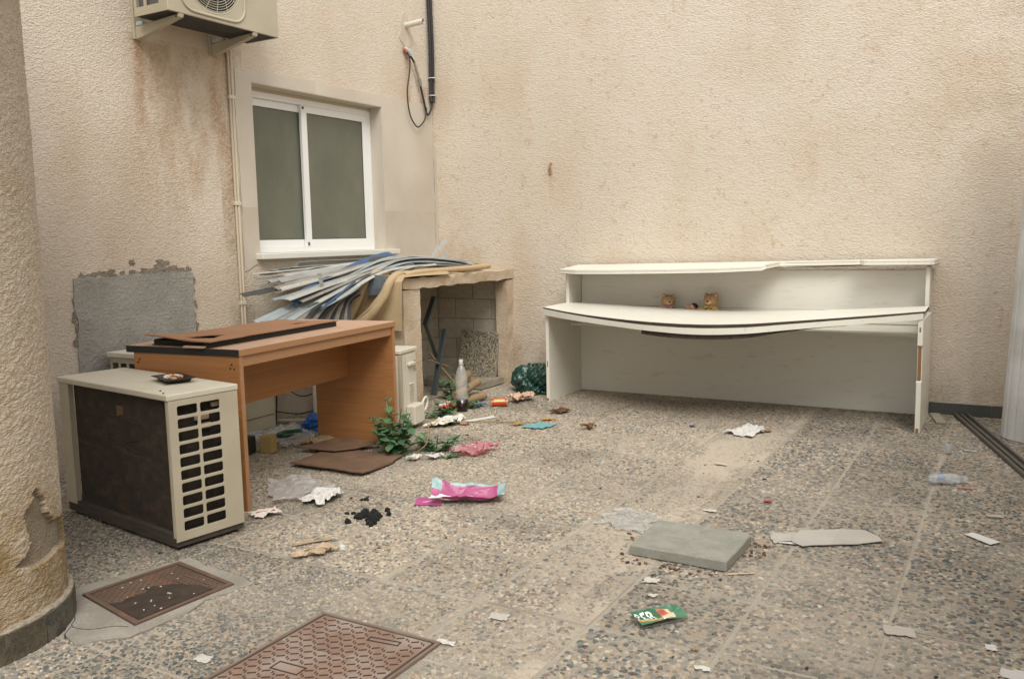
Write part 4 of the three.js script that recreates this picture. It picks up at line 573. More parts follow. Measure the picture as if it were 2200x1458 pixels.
{ const groupS = 'loose slats piled on the masonry niche', kinds = { grey: 'grey', pale: 'white', taupe: 'dull taupe', blue: 'blue', dark: 'near black', ice: 'pale blue grey' };
  const R = rng(9); const add = (pts, w, t, roll, mk, where, curl) => { const b = pts[0]; const g = sweepSlat(pts.map((p, q) => [p[0] - b[0] + (q && q < pts.length - 1 ? (R() - 0.5) * 0.03 : 0), p[1] - b[1] + (q && q < pts.length - 1 ? (R() - 0.3) * 0.016 : 0), p[2] - b[2]]), w * (mk === 'pale' || mk === 'blue' ? 1.05 : w > 0.05 ? 0.72 : 0.9), Math.min(t, 0.004), roll + (R() - 0.5) * 0.9, (curl ?? 0.12) * 0.5); single('blind_slat', g, slatM[mk], `${kinds[mk]} slat ${where}`, 'slat', b, groupS); };
  // flat bundle beside the wall, sticking out under the sill
  const up = ['grey', 'pale', 'ice', 'blue', 'pale', 'grey', 'pale'];
  up.forEach((m, k) => { const x = 0.07 + k * 0.024, y = 1.10 + (k % 3) * 0.022 + (k > 3 ? 0.03 : 0), ze = 2.36 - k * 0.045 - R() * 0.05; add([[x + 0.06, y - 0.01, 0.15 + R() * 0.2], [x + 0.02, y, 1.2], [x, y + 0.006, 1.9], [x + R() * 0.04, y + 0.004 + R() * 0.02, ze]], 0.055, 0.006, (R() - 0.5) * 0.9, m, 'in the flat bundle jutting out under the window sill'); });
  // middle fan, ends spread in the air left of the sill
  const md = [['taupe', 0.28, 1.101, 2.598, 0.04], ['pale', 0.26, 1.13, 2.60, 0.012], ['grey', 0.30, 1.054, 2.621, 0.012], ['dark', 0.34, 0.998, 2.78, 0.05], ['dark', 0.40, 0.997, 2.712, 0.06], ['taupe', 0.42, 1.03, 2.55, 0.07], ['taupe', 0.45, 1.0, 2.60, 0.07], ['ice', 0.48, 0.960, 2.644, 0.05], ['grey', 0.36, 1.08, 2.45, 0.07], ['pale', 0.33, 1.10, 2.35, 0.05]];
  md.forEach(([m, xe, ye, ze, w], k) => add([[xe + 0.16 + R() * 0.05, 1.085 + (k % 4) * 0.018, 0.22 + R() * 0.3], [xe + 0.1, 1.12 + (k % 4) * 0.02, 0.8], [xe + 0.02, 1.155 + (k % 4) * 0.016, 1.35], [xe - 0.02, mix(ye, 1.16, 0.5), 1.95], [xe, ye, ze]], w, 0.006, -0.25 + (R() - 0.5) * 0.3, m, 'in the middle fan reaching left past the window sill'));
  [['grey', 0.30, 1.075, 2.50, 0.04], ['taupe', 0.38, 1.05, 2.42, 0.05], ['pale', 0.44, 1.02, 2.52, 0.035], ['dark', 0.37, 1.03, 2.60, 0.03], ['grey', 0.50, 0.985, 2.50, 0.04]].forEach(([m, xe, ye, ze, w], k) => add([[xe + 0.1 + R() * 0.1, 1.10 + k * 0.014, 0.35 + R() * 0.4], [xe + 0.03, 1.16 + k * 0.01, 1.2], [xe - 0.01, mix(ye, 1.15, 0.5), 1.9], [xe + R() * 0.03, ye, ze]], w, 0.005, -0.3 + (R() - 0.5) * 0.8, m, 'wedged askew between others of the middle fan'));
  // long blue one on top with a broad white one beside it
  add([[0.24, 1.205, 0.95], [0.30, 1.215, 1.12], [0.34, 1.185, 1.45], [0.42, 1.07, 1.94], [0.50, 1.0, 2.32], [0.555, 0.935, 2.535]], 0.075, 0.008, -0.35, 'blue', 'lying on top of the drooping fan, the longest blue one');
  add([[0.60, 1.12, 0.3], [0.48, 1.205, 0.95], [0.42, 1.20, 1.2], [0.48, 1.09, 1.74], [0.53, 1.03, 2.16], [0.57, 0.962, 2.62]], 0.085, 0.007, -0.3, 'pale', 'broad and curved, drooping just above the blue one');
  add([[0.66, 1.10, 0.28], [0.55, 1.18, 0.9], [0.50, 1.185, 1.25], [0.57, 1.08, 1.75], [0.63, 1.0, 2.12], [0.67, 0.93, 2.42]], 0.06, 0.006, -0.35, 'pale', 'in the drooping fan just below the blue one');
  add([[0.70, 1.09, 0.3], [0.60, 1.16, 0.9], [0.56, 1.165, 1.25], [0.62, 1.07, 1.75], [0.67, 0.985, 2.08], [0.71, 0.90, 2.40]], 0.045, 0.006, -0.4, 'ice', 'in the drooping fan just below the blue one');
  add([[0.66, 1.05, 2.0], [0.69, 0.97, 2.2], [0.72, 0.885, 2.44]], 0.03, 0.02, -0.3, 'blue', 'short, hanging at the lower edge of the fan');
  [['grey', 0.64, 0.99, 2.30, 0.03], ['pale', 0.70, 0.94, 2.26, 0.025], ['taupe', 0.60, 0.94, 2.50, 0.04], ['dark', 0.66, 0.90, 2.50, 0.035]].forEach(([m, xe, ye, ze, w], k) => add([[xe - 0.02, 1.13 + k * 0.008, 0.9 + R() * 0.3], [xe - 0.06, 1.11, 1.6], [xe, ye, ze]], w, 0.005, -0.3 + (R() - 0.5), m, 'poking out askew below the long blue one'));
  // lowest slats running down behind the desk
  const lo = [['ice', 0.52, 0.826, 2.848], ['ice', 0.56, 0.822, 2.815], ['grey', 0.60, 0.818, 2.75], ['ice', 0.63, 0.812, 2.69], ['taupe', 0.645, 0.80, 2.63], ['dark', 0.655, 0.79, 2.57], ['taupe', 0.655, 0.775, 2.50], ['dark', 0.655, 0.76, 2.43], ['taupe', 0.655, 0.75, 2.36], ['dark', 0.65, 0.74, 2.30], ['taupe', 0.645, 0.735, 2.23], ['dark', 0.635, 0.73, 2.16], ['taupe', 0.62, 0.73, 2.09], ['dark', 0.60, 0.73, 2.02]];
  lo.forEach(([m, xe, ye, ze], k) => add([[0.58 - k * 0.005, 1.075 + (k % 3) * 0.012, 1.15 + R() * 0.2], [0.53 - k * 0.006, 1.10, 1.6], [0.50, 1.06 - k * 0.006, 1.85 - k * 0.012], [mix(0.51, xe, 0.5), mix(1.05, ye, 0.5), mix(1.9, ze, 0.5)], [xe, ye, ze]], 0.05, 0.006, -0.55 + (R() - 0.5) * 0.3, m, 'among the lowest ones running down behind the desk'));
  // pale and dark slats on the flat part of the pile, to its far end
  ['pale', 'grey', 'dark', 'pale', 'ice', 'dark', 'grey', 'pale'].forEach((m, k) => add([[0.22 + k * 0.06, 1.068 + (k % 3) * 0.022, 0.06 + (k % 4) * 0.05], [0.26 + k * 0.055, 1.085 + (k % 3) * 0.024, 0.6], [0.30 + k * 0.05, 1.10 + (k % 3) * 0.026, 1.15], [0.31 + k * 0.05, 1.085 + (k % 3) * 0.022, 1.5]], 0.06, 0.008, (R() - 0.5) * 0.7, m, 'in the flat part of the pile near the wall corner'));
  add([[0.55, 1.07, 0.665], [0.55, 1.15, 0.66], [0.55, 1.24, 0.655]], 0.035, 0.012, 1.4, 'pale', 'standing upright out of the pile', 0.02);
  add([[0.52, 1.15, 0.83], [0.52, 1.22, 0.76], [0.55, 1.335, 0.63]], 0.035, 0.012, 1.2, 'pale', 'leaning steeply against the wall corner above the pile', 0.02);
  add([[0.56, 1.12, 2.26], [0.565, 1.06, 2.25], [0.565, 0.985, 2.235]], 0.035, 0.010, 1.3, 'grey', 'short, stuck upright through the drooping fan', 0.02);
}
{ const tan = std(1, 1, 1, 0.75, { map: rep(blotch([0.50, 0.385, 0.23], [0.40, 0.29, 0.16], 91, 4, 0.15), 0.7, 0.7) });
  const G = thing('draped_sheet', 'tan sheet draped in heavy folds over the end of the masonry niche', 'sheet', [0.6, 1.05, 1.68]);
  const nu = 90, nv = 60, pos = [], idx = [];
  const fold = (x, xc, wl, wr) => Math.exp(-(((x - xc) / (x < xc ? wl : wr)) ** 2));
  for (let j = 0; j <= nv; j++) for (let i = 0; i <= nu; i++) {
    const u = i / nu, v = j / nv * 1.0; let x = mix(0.30, 0.885, u), y, z;
    if (v < 0.35) { const t = v / 0.35; z = mix(1.05, 1.69, t); y = 1.062 + 0.018 * fold(x, 0.60, 0.06, 0.03) * t + 0.02 * fold(x, 0.82, 0.05, 0.03) + 0.004 * fbm(x * 6, z * 6, 3, 2); }
    else { const t = (v - 0.35) / 0.65; y = 1.062 - 0.40 * t - 0.0; const arc = sstep(0, 0.08, t);
      const xa = mix(0.60, 0.40, sstep(0, 0.95, t)), xb = mix(0.83, 0.555, Math.pow(t, 1.3));
      z = 1.695 + 0.025 * arc + 0.05 * fold(x, xa, 0.07, 0.022) * (0.45 + 0.55 * sstep(0, 0.4, t)) + 0.05 * fold(x, xb, 0.085, 0.022) * (0.4 + 0.6 * sstep(0, 0.5, t)) + 0.01 * fbm(x * 7, y * 5, 5, 2); x -= 0.035 * t * (1 - u) + 0.02 * t; }
    pos.push(x - 0.6, y - 1.05, z - 1.68);
  }
  for (let j = 0; j < nv; j++) for (let i = 0; i < nu; i++) { const a = j * (nu + 1) + i; idx.push(a, a + nu + 1, a + 1, a + 1, a + nu + 1, a + nu + 2); }
  const g = new THREE.BufferGeometry(); g.setAttribute('position', new THREE.Float32BufferAttribute(pos, 3)); g.setIndex(idx); g.computeVertexNormals(); g.setAttribute('uv', new THREE.BufferAttribute(new Float32Array(pos.length / 3 * 2).map((_, i) => pos[(i >> 1) * 3 + (i & 1)]), 2));
  part(G, 'cloth', g, tan);
  const roll = (pts, r0, r1, sd) => { const tg = tube(pts.map(([x, y, z]) => [x - 0.6, y - 1.05, z - 1.68]), 1, 40, 14), c = new THREE.CatmullRomCurve3(pts.map(([x, y, z]) => V(x - 0.6, y - 1.05, z - 1.68))), p = tg.attributes.position; for (let i = 0; i < p.count; i++) { const k = Math.floor(i / 15), u = k / 40, C = c.getPointAt(u), q = mix(r0, r1, u) * (0.85 + 0.35 * noise(u * 7, (i % 15) * 0.4, sd)); p.setXYZ(i, C.x + (p.getX(i) - C.x) * q, C.y + (p.getY(i) - C.y) * q, C.z + (p.getZ(i) - C.z) * q * 0.8); } tg.computeVertexNormals(); return tg; };
  part(G, 'fold', roll([[0.56, 1.085, 1.45], [0.585, 1.085, 1.66], [0.575, 1.03, 1.765], [0.52, 0.92, 1.80], [0.44, 0.78, 1.82], [0.37, 0.66, 1.82]], 0.022, 0.046, 3), tan);
  part(G, 'fold', roll([[0.79, 1.08, 1.5], [0.80, 1.08, 1.67], [0.79, 1.02, 1.765], [0.76, 0.93, 1.80], [0.68, 0.82, 1.83], [0.57, 0.735, 1.84], [0.46, 0.66, 1.84]], 0.022, 0.05, 7), tan);
  part(G, 'rolled_edge', tube([[0.82, 1.072, 1.62], [0.815, 1.088, 1.45], [0.80, 1.09, 1.0], [0.79, 1.092, 0.55], [0.785, 1.096, 0.32]].map(([x, y, z]) => [x - 0.6, y - 1.05, z - 1.68]), 0.024, 50, 10), std(1, 1, 1, 0.75, { map: rep(blotch([0.52, 0.38, 0.22], [0.44, 0.31, 0.17], 92, 4, 0.15), 0.3, 0.3) }));
  const mat = extr(wobbly([[0.615, 1.085], [0.775, 1.075], [0.765, 0.96], [0.74, 0.935], [0.60, 0.925]], 0.003, 0.04, 3), 0.008, 0.002); const p = mat.attributes.position; for (let i = 0; i < p.count; i++) p.setZ(i, p.getZ(i) + 1.775 - 0.55 * Math.max(0, p.getY(i) - 1.03)); mat.computeVertexNormals();
  single('floor_mat', mat.translate(-0.69, -1.0, -1.775), std(1, 1, 1, 0.9, { map: rep(blotch([0.12, 0.14, 0.15], [0.085, 0.10, 0.108], 94, 9, 0.4), 0.2, 0.2) }), 'dark blue grey piece of mat hanging between folds of the tan sheet', 'mat', [0.69, 1.0, 1.775]);
}

// ---------- manhole covers ----------
{ const rust = colorTex(512, 512, (i, j, o) => { const x = i / 512, y = j / 512, n = fbm(x * 6, y * 6, 3, 5), f = hash2(i, j, 5); o[0] = mix(0.165, 0.095, n) * (0.8 + 0.4 * f); o[1] = mix(0.105, 0.06, n) * (0.8 + 0.4 * f); o[2] = mix(0.073, 0.042, n) * (0.8 + 0.4 * f);
    put(o, [0.26, 0.12, 0.05], 0.6 * clamp(fbm(x * 9, y * 9, 8, 4) * 3 - 1.9)); });
  const plateM = new THREE.MeshStandardMaterial({ map: rep(rust, 0.6, 0.6), roughness: 0.75, metalness: 0.15, side: THREE.DoubleSide, bumpMap: rep(grain, 0.3, 0.3), bumpScale: 0.001 });
  const cx = 1.99, cz = 4.815, c1 = [[1.79, 4.972], [1.838, 4.602], [2.190, 4.655], [2.165, 5.038]], L = (P, k) => P.map(([x, z]) => [(x - cx) * k, -(z - cz) * k]);
  const G = thing('manhole_cover', 'small rusty manhole cover with a dark wet stain beside the column', 'manhole cover', [cx, 0.002, cz]);
  part(G, 'plate', extr(L(c1, 1), 0.006).rotateX(-1.5708), plateM);
  part(G, 'frame', extr(L(MH1, 0.985), 0.010, 0.001, [L(c1, 1.012)]).rotateX(-1.5708), std(1, 1, 1, 0.8, { map: rep(rust, 0.4, 0.4), metalness: 0.1 }));
  const R = rng(8), st = []; const A = V(c1[0][0] - cx, 0, c1[0][1] - cz), B = V(c1[1][0] - cx, 0, c1[1][1] - cz), Cc = V(c1[2][0] - cx, 0, c1[2][1] - cz), D = V(c1[3][0] - cx, 0, c1[3][1] - cz);
  const at = (u, v) => A.clone().lerp(B, u).lerp(D.clone().lerp(Cc, u), v);
  for (let i = 0; i < 22; i++) for (let j = 0; j < 22; j++) { if ((i + j) % 2) continue; const p = at((i + 0.7) / 22.4, (j + 0.7) / 22.4); st.push(bx(0.011, 0.003, 0.0045, 0, 0, 0, 0).rotateY(i % 2 ? 0.78 : -0.78).translate(p.x, 0.0072, p.z)); }
  part(G, 'tread_studs', merge(st), plateM, 'stuff');
  const bar = at(0.82, 0.62); part(G, 'nameplate_frame', extr([[-0.09, -0.03], [0.09, -0.03], [0.09, 0.03], [-0.09, 0.03]], 0.0035, 0, [[[-0.083, -0.023], [0.083, -0.023], [0.083, 0.023], [-0.083, 0.023]]]).rotateX(-1.5708).rotateY(-0.1).translate(bar.x, 0.006, bar.z), plateM);
  const sp = wobbly([[-0.02, 0.36], [-0.02, 1.02], [0.40, 1.03], [0.86, 1.02], [0.78, 0.74], [0.70, 0.56], [0.60, 0.46], [0.46, 0.33], [0.38, 0.45], [0.20, 0.42], [0.10, 0.48]], 0.05, 0.06, 6).map(([u, v]) => { const p = at(clamp(u, 0.02, 0.98), clamp(v, 0.02, 0.98)); return [p.x, -p.z]; });
  part(G, 'wet_stain', extr(sp, 0.0012).rotateX(-1.5708).translate(0, 0.0085, 0), std(1, 1, 1, 0.5, { map: rep(blotch([0.03, 0.023, 0.017], [0.075, 0.045, 0.03], 101, 9, 0.8), 0.3, 0.3), bumpMap: rep(grain, 0.2, 0.2), bumpScale: 0.002 }));
  const chip = std(0.55, 0.52, 0.47, 0.8); for (let k = 0; k < 20; k++) { const p = at(R(), R()); part(G, 'paint_fleck', bx(0.004 + R() * 0.006, 0.002, 0.003 + R() * 0.003, 0, 0, 0, 0).rotateY(R() * 3).translate(p.x * 0.93, 0.0105, p.z * 0.93), chip); }
  // the larger tread-plate cover
  const rust2 = colorTex(512, 512, (i, j, o) => { const x = i / 512, y = j / 512, n = fbm(x * 4, y * 4, 13, 5), f = noise(i / 2, j / 2, 5); o[0] = mix(0.31, 0.21, n) * (0.85 + 0.3 * f); o[1] = mix(0.205, 0.13, n) * (0.85 + 0.3 * f); o[2] = mix(0.15, 0.09, n) * (0.85 + 0.3 * f); put(o, [0.36, 0.30, 0.25], clamp(fbm(x * 3, y * 3, 18, 4) * 2.4 - 1.1)); });
  const pm = new THREE.MeshStandardMaterial({ map: rep(rust2, 0.6, 0.6), roughness: 0.7, metalness: 0.1, side: THREE.DoubleSide, bumpMap: rep(grain, 0.25, 0.25), bumpScale: 0.0008 });
  const H = thing('manhole_cover', 'large brown tread plate manhole cover in the foreground paving', 'manhole cover', [2.97, 0.003, 4.965]);
  part(H, 'plate', bx(0.466, 0.01, 0.54, 0, 0.004, 0.0, 0.002), pm);
  const fm = std(1, 1, 1, 0.85, { map: rep(rust2, 0.5, 0.5), color: lin(0.7, 0.72, 0.72) });
  for (const g of [bx(0.512, 0.012, 0.011, 0, 0.004, -0.285), bx(0.512, 0.012, 0.011, 0, 0.004, 0.285), bx(0.011, 0.012, 0.557, -0.2505, 0.004, 0), bx(0.011, 0.012, 0.557, 0.2505, 0.004, 0)]) part(H, 'frame_bar', g, fm);
  part(H, 'joint_dirt', bx(0.49, 0.006, 0.56, 0, 0.001, 0, 0), std(0.05, 0.04, 0.03, 1));
  const dk = std(0.055, 0.032, 0.022, 0.9), gA = bx(0.027, 0.0016, 0.006, 0, 0, 0, 0).rotateY(0.62), gB = merge([bx(0.0045, 0.0014, 0.012, -0.004, 0, -0.004, 0), bx(0.0045, 0.0014, 0.012, 0.005, 0, 0.006, 0)]).rotateY(0.35);
  const boxes = [[-0.07, 0.08, 0.11, 0.05, 0.05], [0.085, -0.205, 0.12, 0.028, 0.12], [0.15, 0.20, 0.12, 0.03, 0.1]];
  for (let i = 0; i < 15; i++) for (let j = 0; j < 17; j++) { const x = -0.212 + i * 0.0303, z = -0.248 + j * 0.031; if (boxes.some((b) => Math.abs(x - b[0]) < b[2] / 2 + 0.012 && Math.abs(z - b[1]) < b[3] / 2 + 0.012)) continue; const m = part(H, 'tread_slot', (i + j) % 2 ? gA : gB, dk); m.position.set(x, 0.0098, z); }
  for (const [x, z, w, d, a] of boxes) { part(H, 'lifting_slot', extr([[-w / 2, -d / 2], [w / 2, -d / 2], [w / 2, d / 2], [-w / 2, d / 2]], 0.0025, 0, [[[-w / 2 + 0.004, -d / 2 + 0.004], [w / 2 - 0.004, -d / 2 + 0.004], [w / 2 - 0.004, d / 2 - 0.004], [-w / 2 + 0.004, d / 2 - 0.004]]]).rotateX(-1.5708).rotateY(a).translate(x, 0.0088, z), dk); }
}
{ // concrete paving slab lying loose
  const x0 = 3.685, z0 = 3.455; const P = wobbly([[-0.212, -0.18], [0.205, -0.185], [0.21, 0.165], [0.19, 0.188], [-0.20, 0.185], [-0.215, 0.17]], 0.004, 0.03, 5);
  const g = extr(P, 0.036, 0.004).rotateX(-1.5708).translate(0, 0.006, 0); single('concrete_slab', g, std(1, 1, 1, 0.95, { map: rep(blotch([0.34, 0.335, 0.285], [0.25, 0.245, 0.20], 103, 9, 0.55), 0.5, 0.5), bumpMap: rep(grain, 0.3, 0.3), bumpScale: 0.0016 }), 'grey square concrete slab lying loose on the paving', 'slab', [x0, 0.002, z0]); }

// ---------- plants ----------
const leafG = (() => { const P = [], I = []; const o = [[0, 0], [0.28, 0.22], [0.36, 0.5], [0.22, 0.8], [0, 1.05]]; o.forEach(([w, l]) => { P.push(-w, 0.10 * w - 0.25 * l * l * 0.3, l, 0, -0.25 * l * l * 0.3, l, w, 0.10 * w - 0.25 * l * l * 0.3, l); }); for (let k = 0; k < 4; k++) for (let c = 0; c < 2; c++) { const a = k * 3 + c; I.push(a, a + 3, a + 1, a + 1, a + 3, a + 4); } const g = new THREE.BufferGeometry(); g.setAttribute('position', new THREE.Float32BufferAttribute(P, 3)); g.setIndex(I); g.computeVertexNormals(); g.setAttribute('uv', new THREE.Float32BufferAttribute(new Float32Array(P.length / 3 * 2), 2)); return g; })();
const leafMs = [[0.10, 0.23, 0.085], [0.075, 0.185, 0.07], [0.13, 0.26, 0.11], [0.06, 0.15, 0.055]].map((c) => phys(...c, 0.6, { transmission: 0.25, thickness: 0 }));
const stemM = std(0.10, 0.14, 0.05, 0.7), dryStem = std(0.34, 0.24, 0.12, 0.8);
function weed(label, pos, stems, leafSize, individual, seed, group) {
  const G = thing('weed_plant', label, 'weed', pos, 0, group), R = rng(seed), all = []; const M = new THREE.Matrix4(), Q = new THREE.Quaternion(), E = new THREE.Euler();
  for (const [dx, dz, h, bend, n] of stems) {
    const c = new THREE.CatmullRomCurve3([V(dx * 0.25, 0.002, dz * 0.25), V(dx * 0.5 + bend * 0.2, h * 0.5, dz * 0.6), V(dx + bend, h, dz)]);
    part(G, 'stem', new THREE.TubeGeometry(c, 10, 0.0032, 5), stemM);
    for (let k = 0; k < n; k++) { const t = mix(0.28, 1, (k + R() * 0.6) / n), p = c.getPoint(clamp(t)), yaw = k * 2.4 + R() * 1.2, s = leafSize * mix(0.6, 1.2, R()) * (t > 0.9 ? 0.7 : 1);
      M.compose(p, Q.setFromEuler(E.set(mix(-0.45, 0.5, R()), yaw, (R() - 0.5) * 0.5, 'YXZ')), V(s, s, s));
      if (individual) { const m = part(G, 'leaf', leafG, leafMs[(R() * 4) | 0]); m.matrix.copy(M); M.decompose(m.position, m.quaternion, m.scale); } else all.push(leafG.clone().applyMatrix4(M)); }
  }
  if (all.length) part(G, 'foliage', merge(all), leafMs[1], 'stuff');
  return G;
}
{ const R = rng(41), st = []; for (let k = 0; k < 17; k++) st.push([(R() - 0.5) * 0.34, (R() - 0.5) * 0.24, 0.08 + R() * 0.20, (R() - 0.5) * 0.1, 10]); st.push([-0.08, -0.05, 0.36, -0.02, 11], [0.0, -0.03, 0.29, 0.03, 9], [-0.14, 0.0, 0.24, -0.05, 8]);
  const G = weed('tall leafy green weed growing against the desk side panel', [1.50, 0, 2.66], st, 0.07, true, 3, 'weeds growing from the paving');
  part(G, 'dry_stem', tube([[-0.02, 0.0, 0.0], [-0.03, 0.12, 0.0], [-0.07, 0.25, -0.02], [-0.12, 0.34, -0.06]], 0.004, 20, 5), dryStem); part(G, 'dry_stem', tube([[0.10, 0.0, -0.05], [0.16, 0.06, -0.1], [0.15, 0.14, -0.14], [0.12, 0.19, -0.18]], 0.0035, 20, 5), dryStem);
  const s2 = []; for (let k = 0; k < 16; k++) s2.push([(R() - 0.5) * 0.36, (R() - 0.5) * 0.22, 0.03 + R() * 0.09, (R() - 0.5) * 0.05, 8]);
  weed('low spreading green weed at the foot of the white cooling unit', [1.66, 0, 2.47], s2, 0.048, true, 5, 'weeds growing from the paving');
  const mk = (n, w, h) => Array.from({ length: n }, () => [(R() - 0.5) * w, (R() - 0.5) * w, h * (0.4 + R()), (R() - 0.5) * 0.05, 7]);
  weed('green weed growing inside the niche beside the dark profile', [0.78, 0, 0.93], mk(14, 0.26, 0.17), 0.055, false, 7, 'weeds growing from the paving');
  weed('straggly green weed between the timber offcut and the bottle', [1.06, 0, 1.25], mk(14, 0.30, 0.07), 0.048, false, 9, 'weeds growing from the paving');
  weed('green weed behind the white cooling unit valve cover', [1.14, 0, 1.58], mk(12, 0.26, 0.10), 0.05, false, 11, 'weeds growing from the paving');
  weed('tiny sparse weed beside the thin stick on the paving', [1.37, 0, 1.80], mk(4, 0.06, 0.06), 0.018, false, 13, 'weeds growing from the paving');
  weed('sparse trailing weed near the pink plastic wrapper', [1.86, 0, 2.62], mk(7, 0.16, 0.03), 0.022, false, 15, 'weeds growing from the paving');
}

// ---------- litter ----------
function sheetGeo(C, o = {}) {                  // crumpled sheet over four floor corners, in local coordinates about their centre
  const { n = 22, amp = 0.02, seed = 1, rag = 0.01, f = 3.2, y0 = 0.006, curl = 0, flat = true, thick = 0 } = o, cx = C.reduce((a, c) => a + c[0], 0) / 4, cz = C.reduce((a, c) => a + c[1], 0) / 4, pos = [], uv = [], idx = [];
  for (let j = 0; j <= n; j++) for (let i = 0; i <= n; i++) {
    const u = i / n, v = j / n; let x = mix(mix(C[0][0], C[1][0], u), mix(C[3][0], C[2][0], u), v) - cx, z = mix(mix(C[0][1], C[1][1], u), mix(C[3][1], C[2][1], u), v) - cz;
    x += (fbm(u * 6 + seed, v * 6, seed, 3) - 0.5) * 2 * rag; z += (fbm(u * 6, v * 6 + seed, seed + 3, 3) - 0.5) * 2 * rag;
    const rd = 1 - Math.abs(2 * fbm(u * f + seed * 1.7, v * f, seed + 7, 3) - 1), r2 = Math.abs(noise(u * f * 2.3, v * f * 2.3 + seed, seed + 9) - 0.5) * 2;
    const e = Math.max(Math.abs(u - 0.5), Math.abs(v - 0.5)) * 2; let y = y0 + amp * (0.75 * Math.pow(rd, 2) + 0.35 * r2) + curl * Math.pow(e, 3) * noise(u * 2 + seed, v * 2, seed + 4) * 2;
    pos.push(x, y, z); uv.push(u, 1 - v);
  }
  for (let j = 0; j < n; j++) for (let i = 0; i < n; i++) { const a = j * (n + 1) + i; if ((i + j) % 2) idx.push(a, a + n + 1, a + 1, a + 1, a + n + 1, a + n + 2); else idx.push(a, a + n + 1, a + n + 2, a, a + n + 2, a + 1); }
  const g = new THREE.BufferGeometry(); g.setAttribute('position', new THREE.Float32BufferAttribute(pos, 3)); g.setAttribute('uv', new THREE.Float32BufferAttribute(uv, 2)); g.setIndex(idx); const r = flat ? g.toNonIndexed() : g; r.computeVertexNormals(); return [r, [cx, 0, cz]];
}
function sheet(name, label, cat, C, mat, o) { const [g, p] = sheetGeo(C, o); return single(name, g, mat, label, cat, p); }
const paperW = std(0.64, 0.62, 0.57, 0.85), film = phys(0.74, 0.70, 0.66, 0.35, { transmission: 0.55, thickness: 0 }), clearF = phys(0.85, 0.86, 0.85, 0.15, { transmission: 0.75, thickness: 0 });
const canvasTex = (w, h, draw) => { const c = document.createElement('canvas'); c.width = w; c.height = h; draw(c.getContext('2d'), w, h); const t = new THREE.CanvasTexture(c); t.colorSpace = THREE.SRGBColorSpace; return t; };

{ // pink and turquoise wrapper: flat back panel and a curled front panel
  const G = thing('foil_wrapper', 'crumpled pink and turquoise foil wrapper lying open on the paving', 'wrapper', [2.45, 0, 3.30], 0.46);
  const tx = canvasTex(512, 256, (c, w, h) => { c.fillStyle = '#a8527a'; c.fillRect(0, 0, w, h); c.fillStyle = '#93b0ad'; c.fillRect(120, 0, w, 12); c.fillRect(w - 50, 0, 50, h); c.fillRect(0, 0, 64, 84); c.fillStyle = '#e6dfe0'; c.beginPath(); c.ellipse(120, 170, 90, 50, 0.4, 0, 7); c.fill(); c.fillRect(0, 150, 90, 106); c.beginPath(); c.ellipse(300, 150, 70, 34, -0.2, 0, 7); c.fill(); c.fillStyle = '#aa4c78'; c.beginPath(); c.ellipse(165, 170, 62, 46, 0.1, 0, 7); c.fill(); c.fillStyle = '#b9a06a'; c.fillRect(330, 120, 60, 18); c.fillStyle = '#a3356d'; c.fillRect(80, 222, 360, 34); c.fillStyle = '#e8dcd2'; for (let k = 0; k < 5; k++) c.fillRect(250 + k * 34, 196 + (k % 2) * 6, 22, 5); });
  const m = phys(1, 1, 1, 0.35, { map: tx });
  const [g] = sheetGeo([[-0.13, -0.075], [0.24, -0.11], [0.25, 0.045], [-0.13, 0.075]], { n: 26, amp: 0.03, seed: 12, rag: 0.012, f: 2.4, curl: 0.02 }); const p = g.attributes.position; for (let i = 0; i < p.count; i++) { const x = p.getX(i), z = p.getZ(i); p.setY(i, p.getY(i) + 0.055 * sstep(-0.05, -0.19, x) * sstep(0.04, -0.06, z) + 0.03 * sstep(-0.02, -0.09, z) + 0.022 * sstep(0.12, 0.22, x)); } g.computeVertexNormals(); part(G, 'front_panel', g, m);
  const tb = canvasTex(128, 128, (c) => { c.fillStyle = '#b8508c'; c.fillRect(0, 0, 128, 128); c.fillStyle = '#e3c3d2'; c.save(); c.translate(64, 64); c.rotate(-0.5); c.fillRect(-34, -4, 68, 8); c.restore(); });
  const [g2] = sheetGeo([[-0.08, -0.07], [0.06, -0.075], [0.06, 0.07], [-0.08, 0.065]], { n: 8, amp: 0.006, seed: 5, rag: 0.004, y0: 0.005 }); part(G, 'back_panel', g2.translate(-0.20, 0, 0.012), phys(1, 1, 1, 0.4, { map: tb }));
}
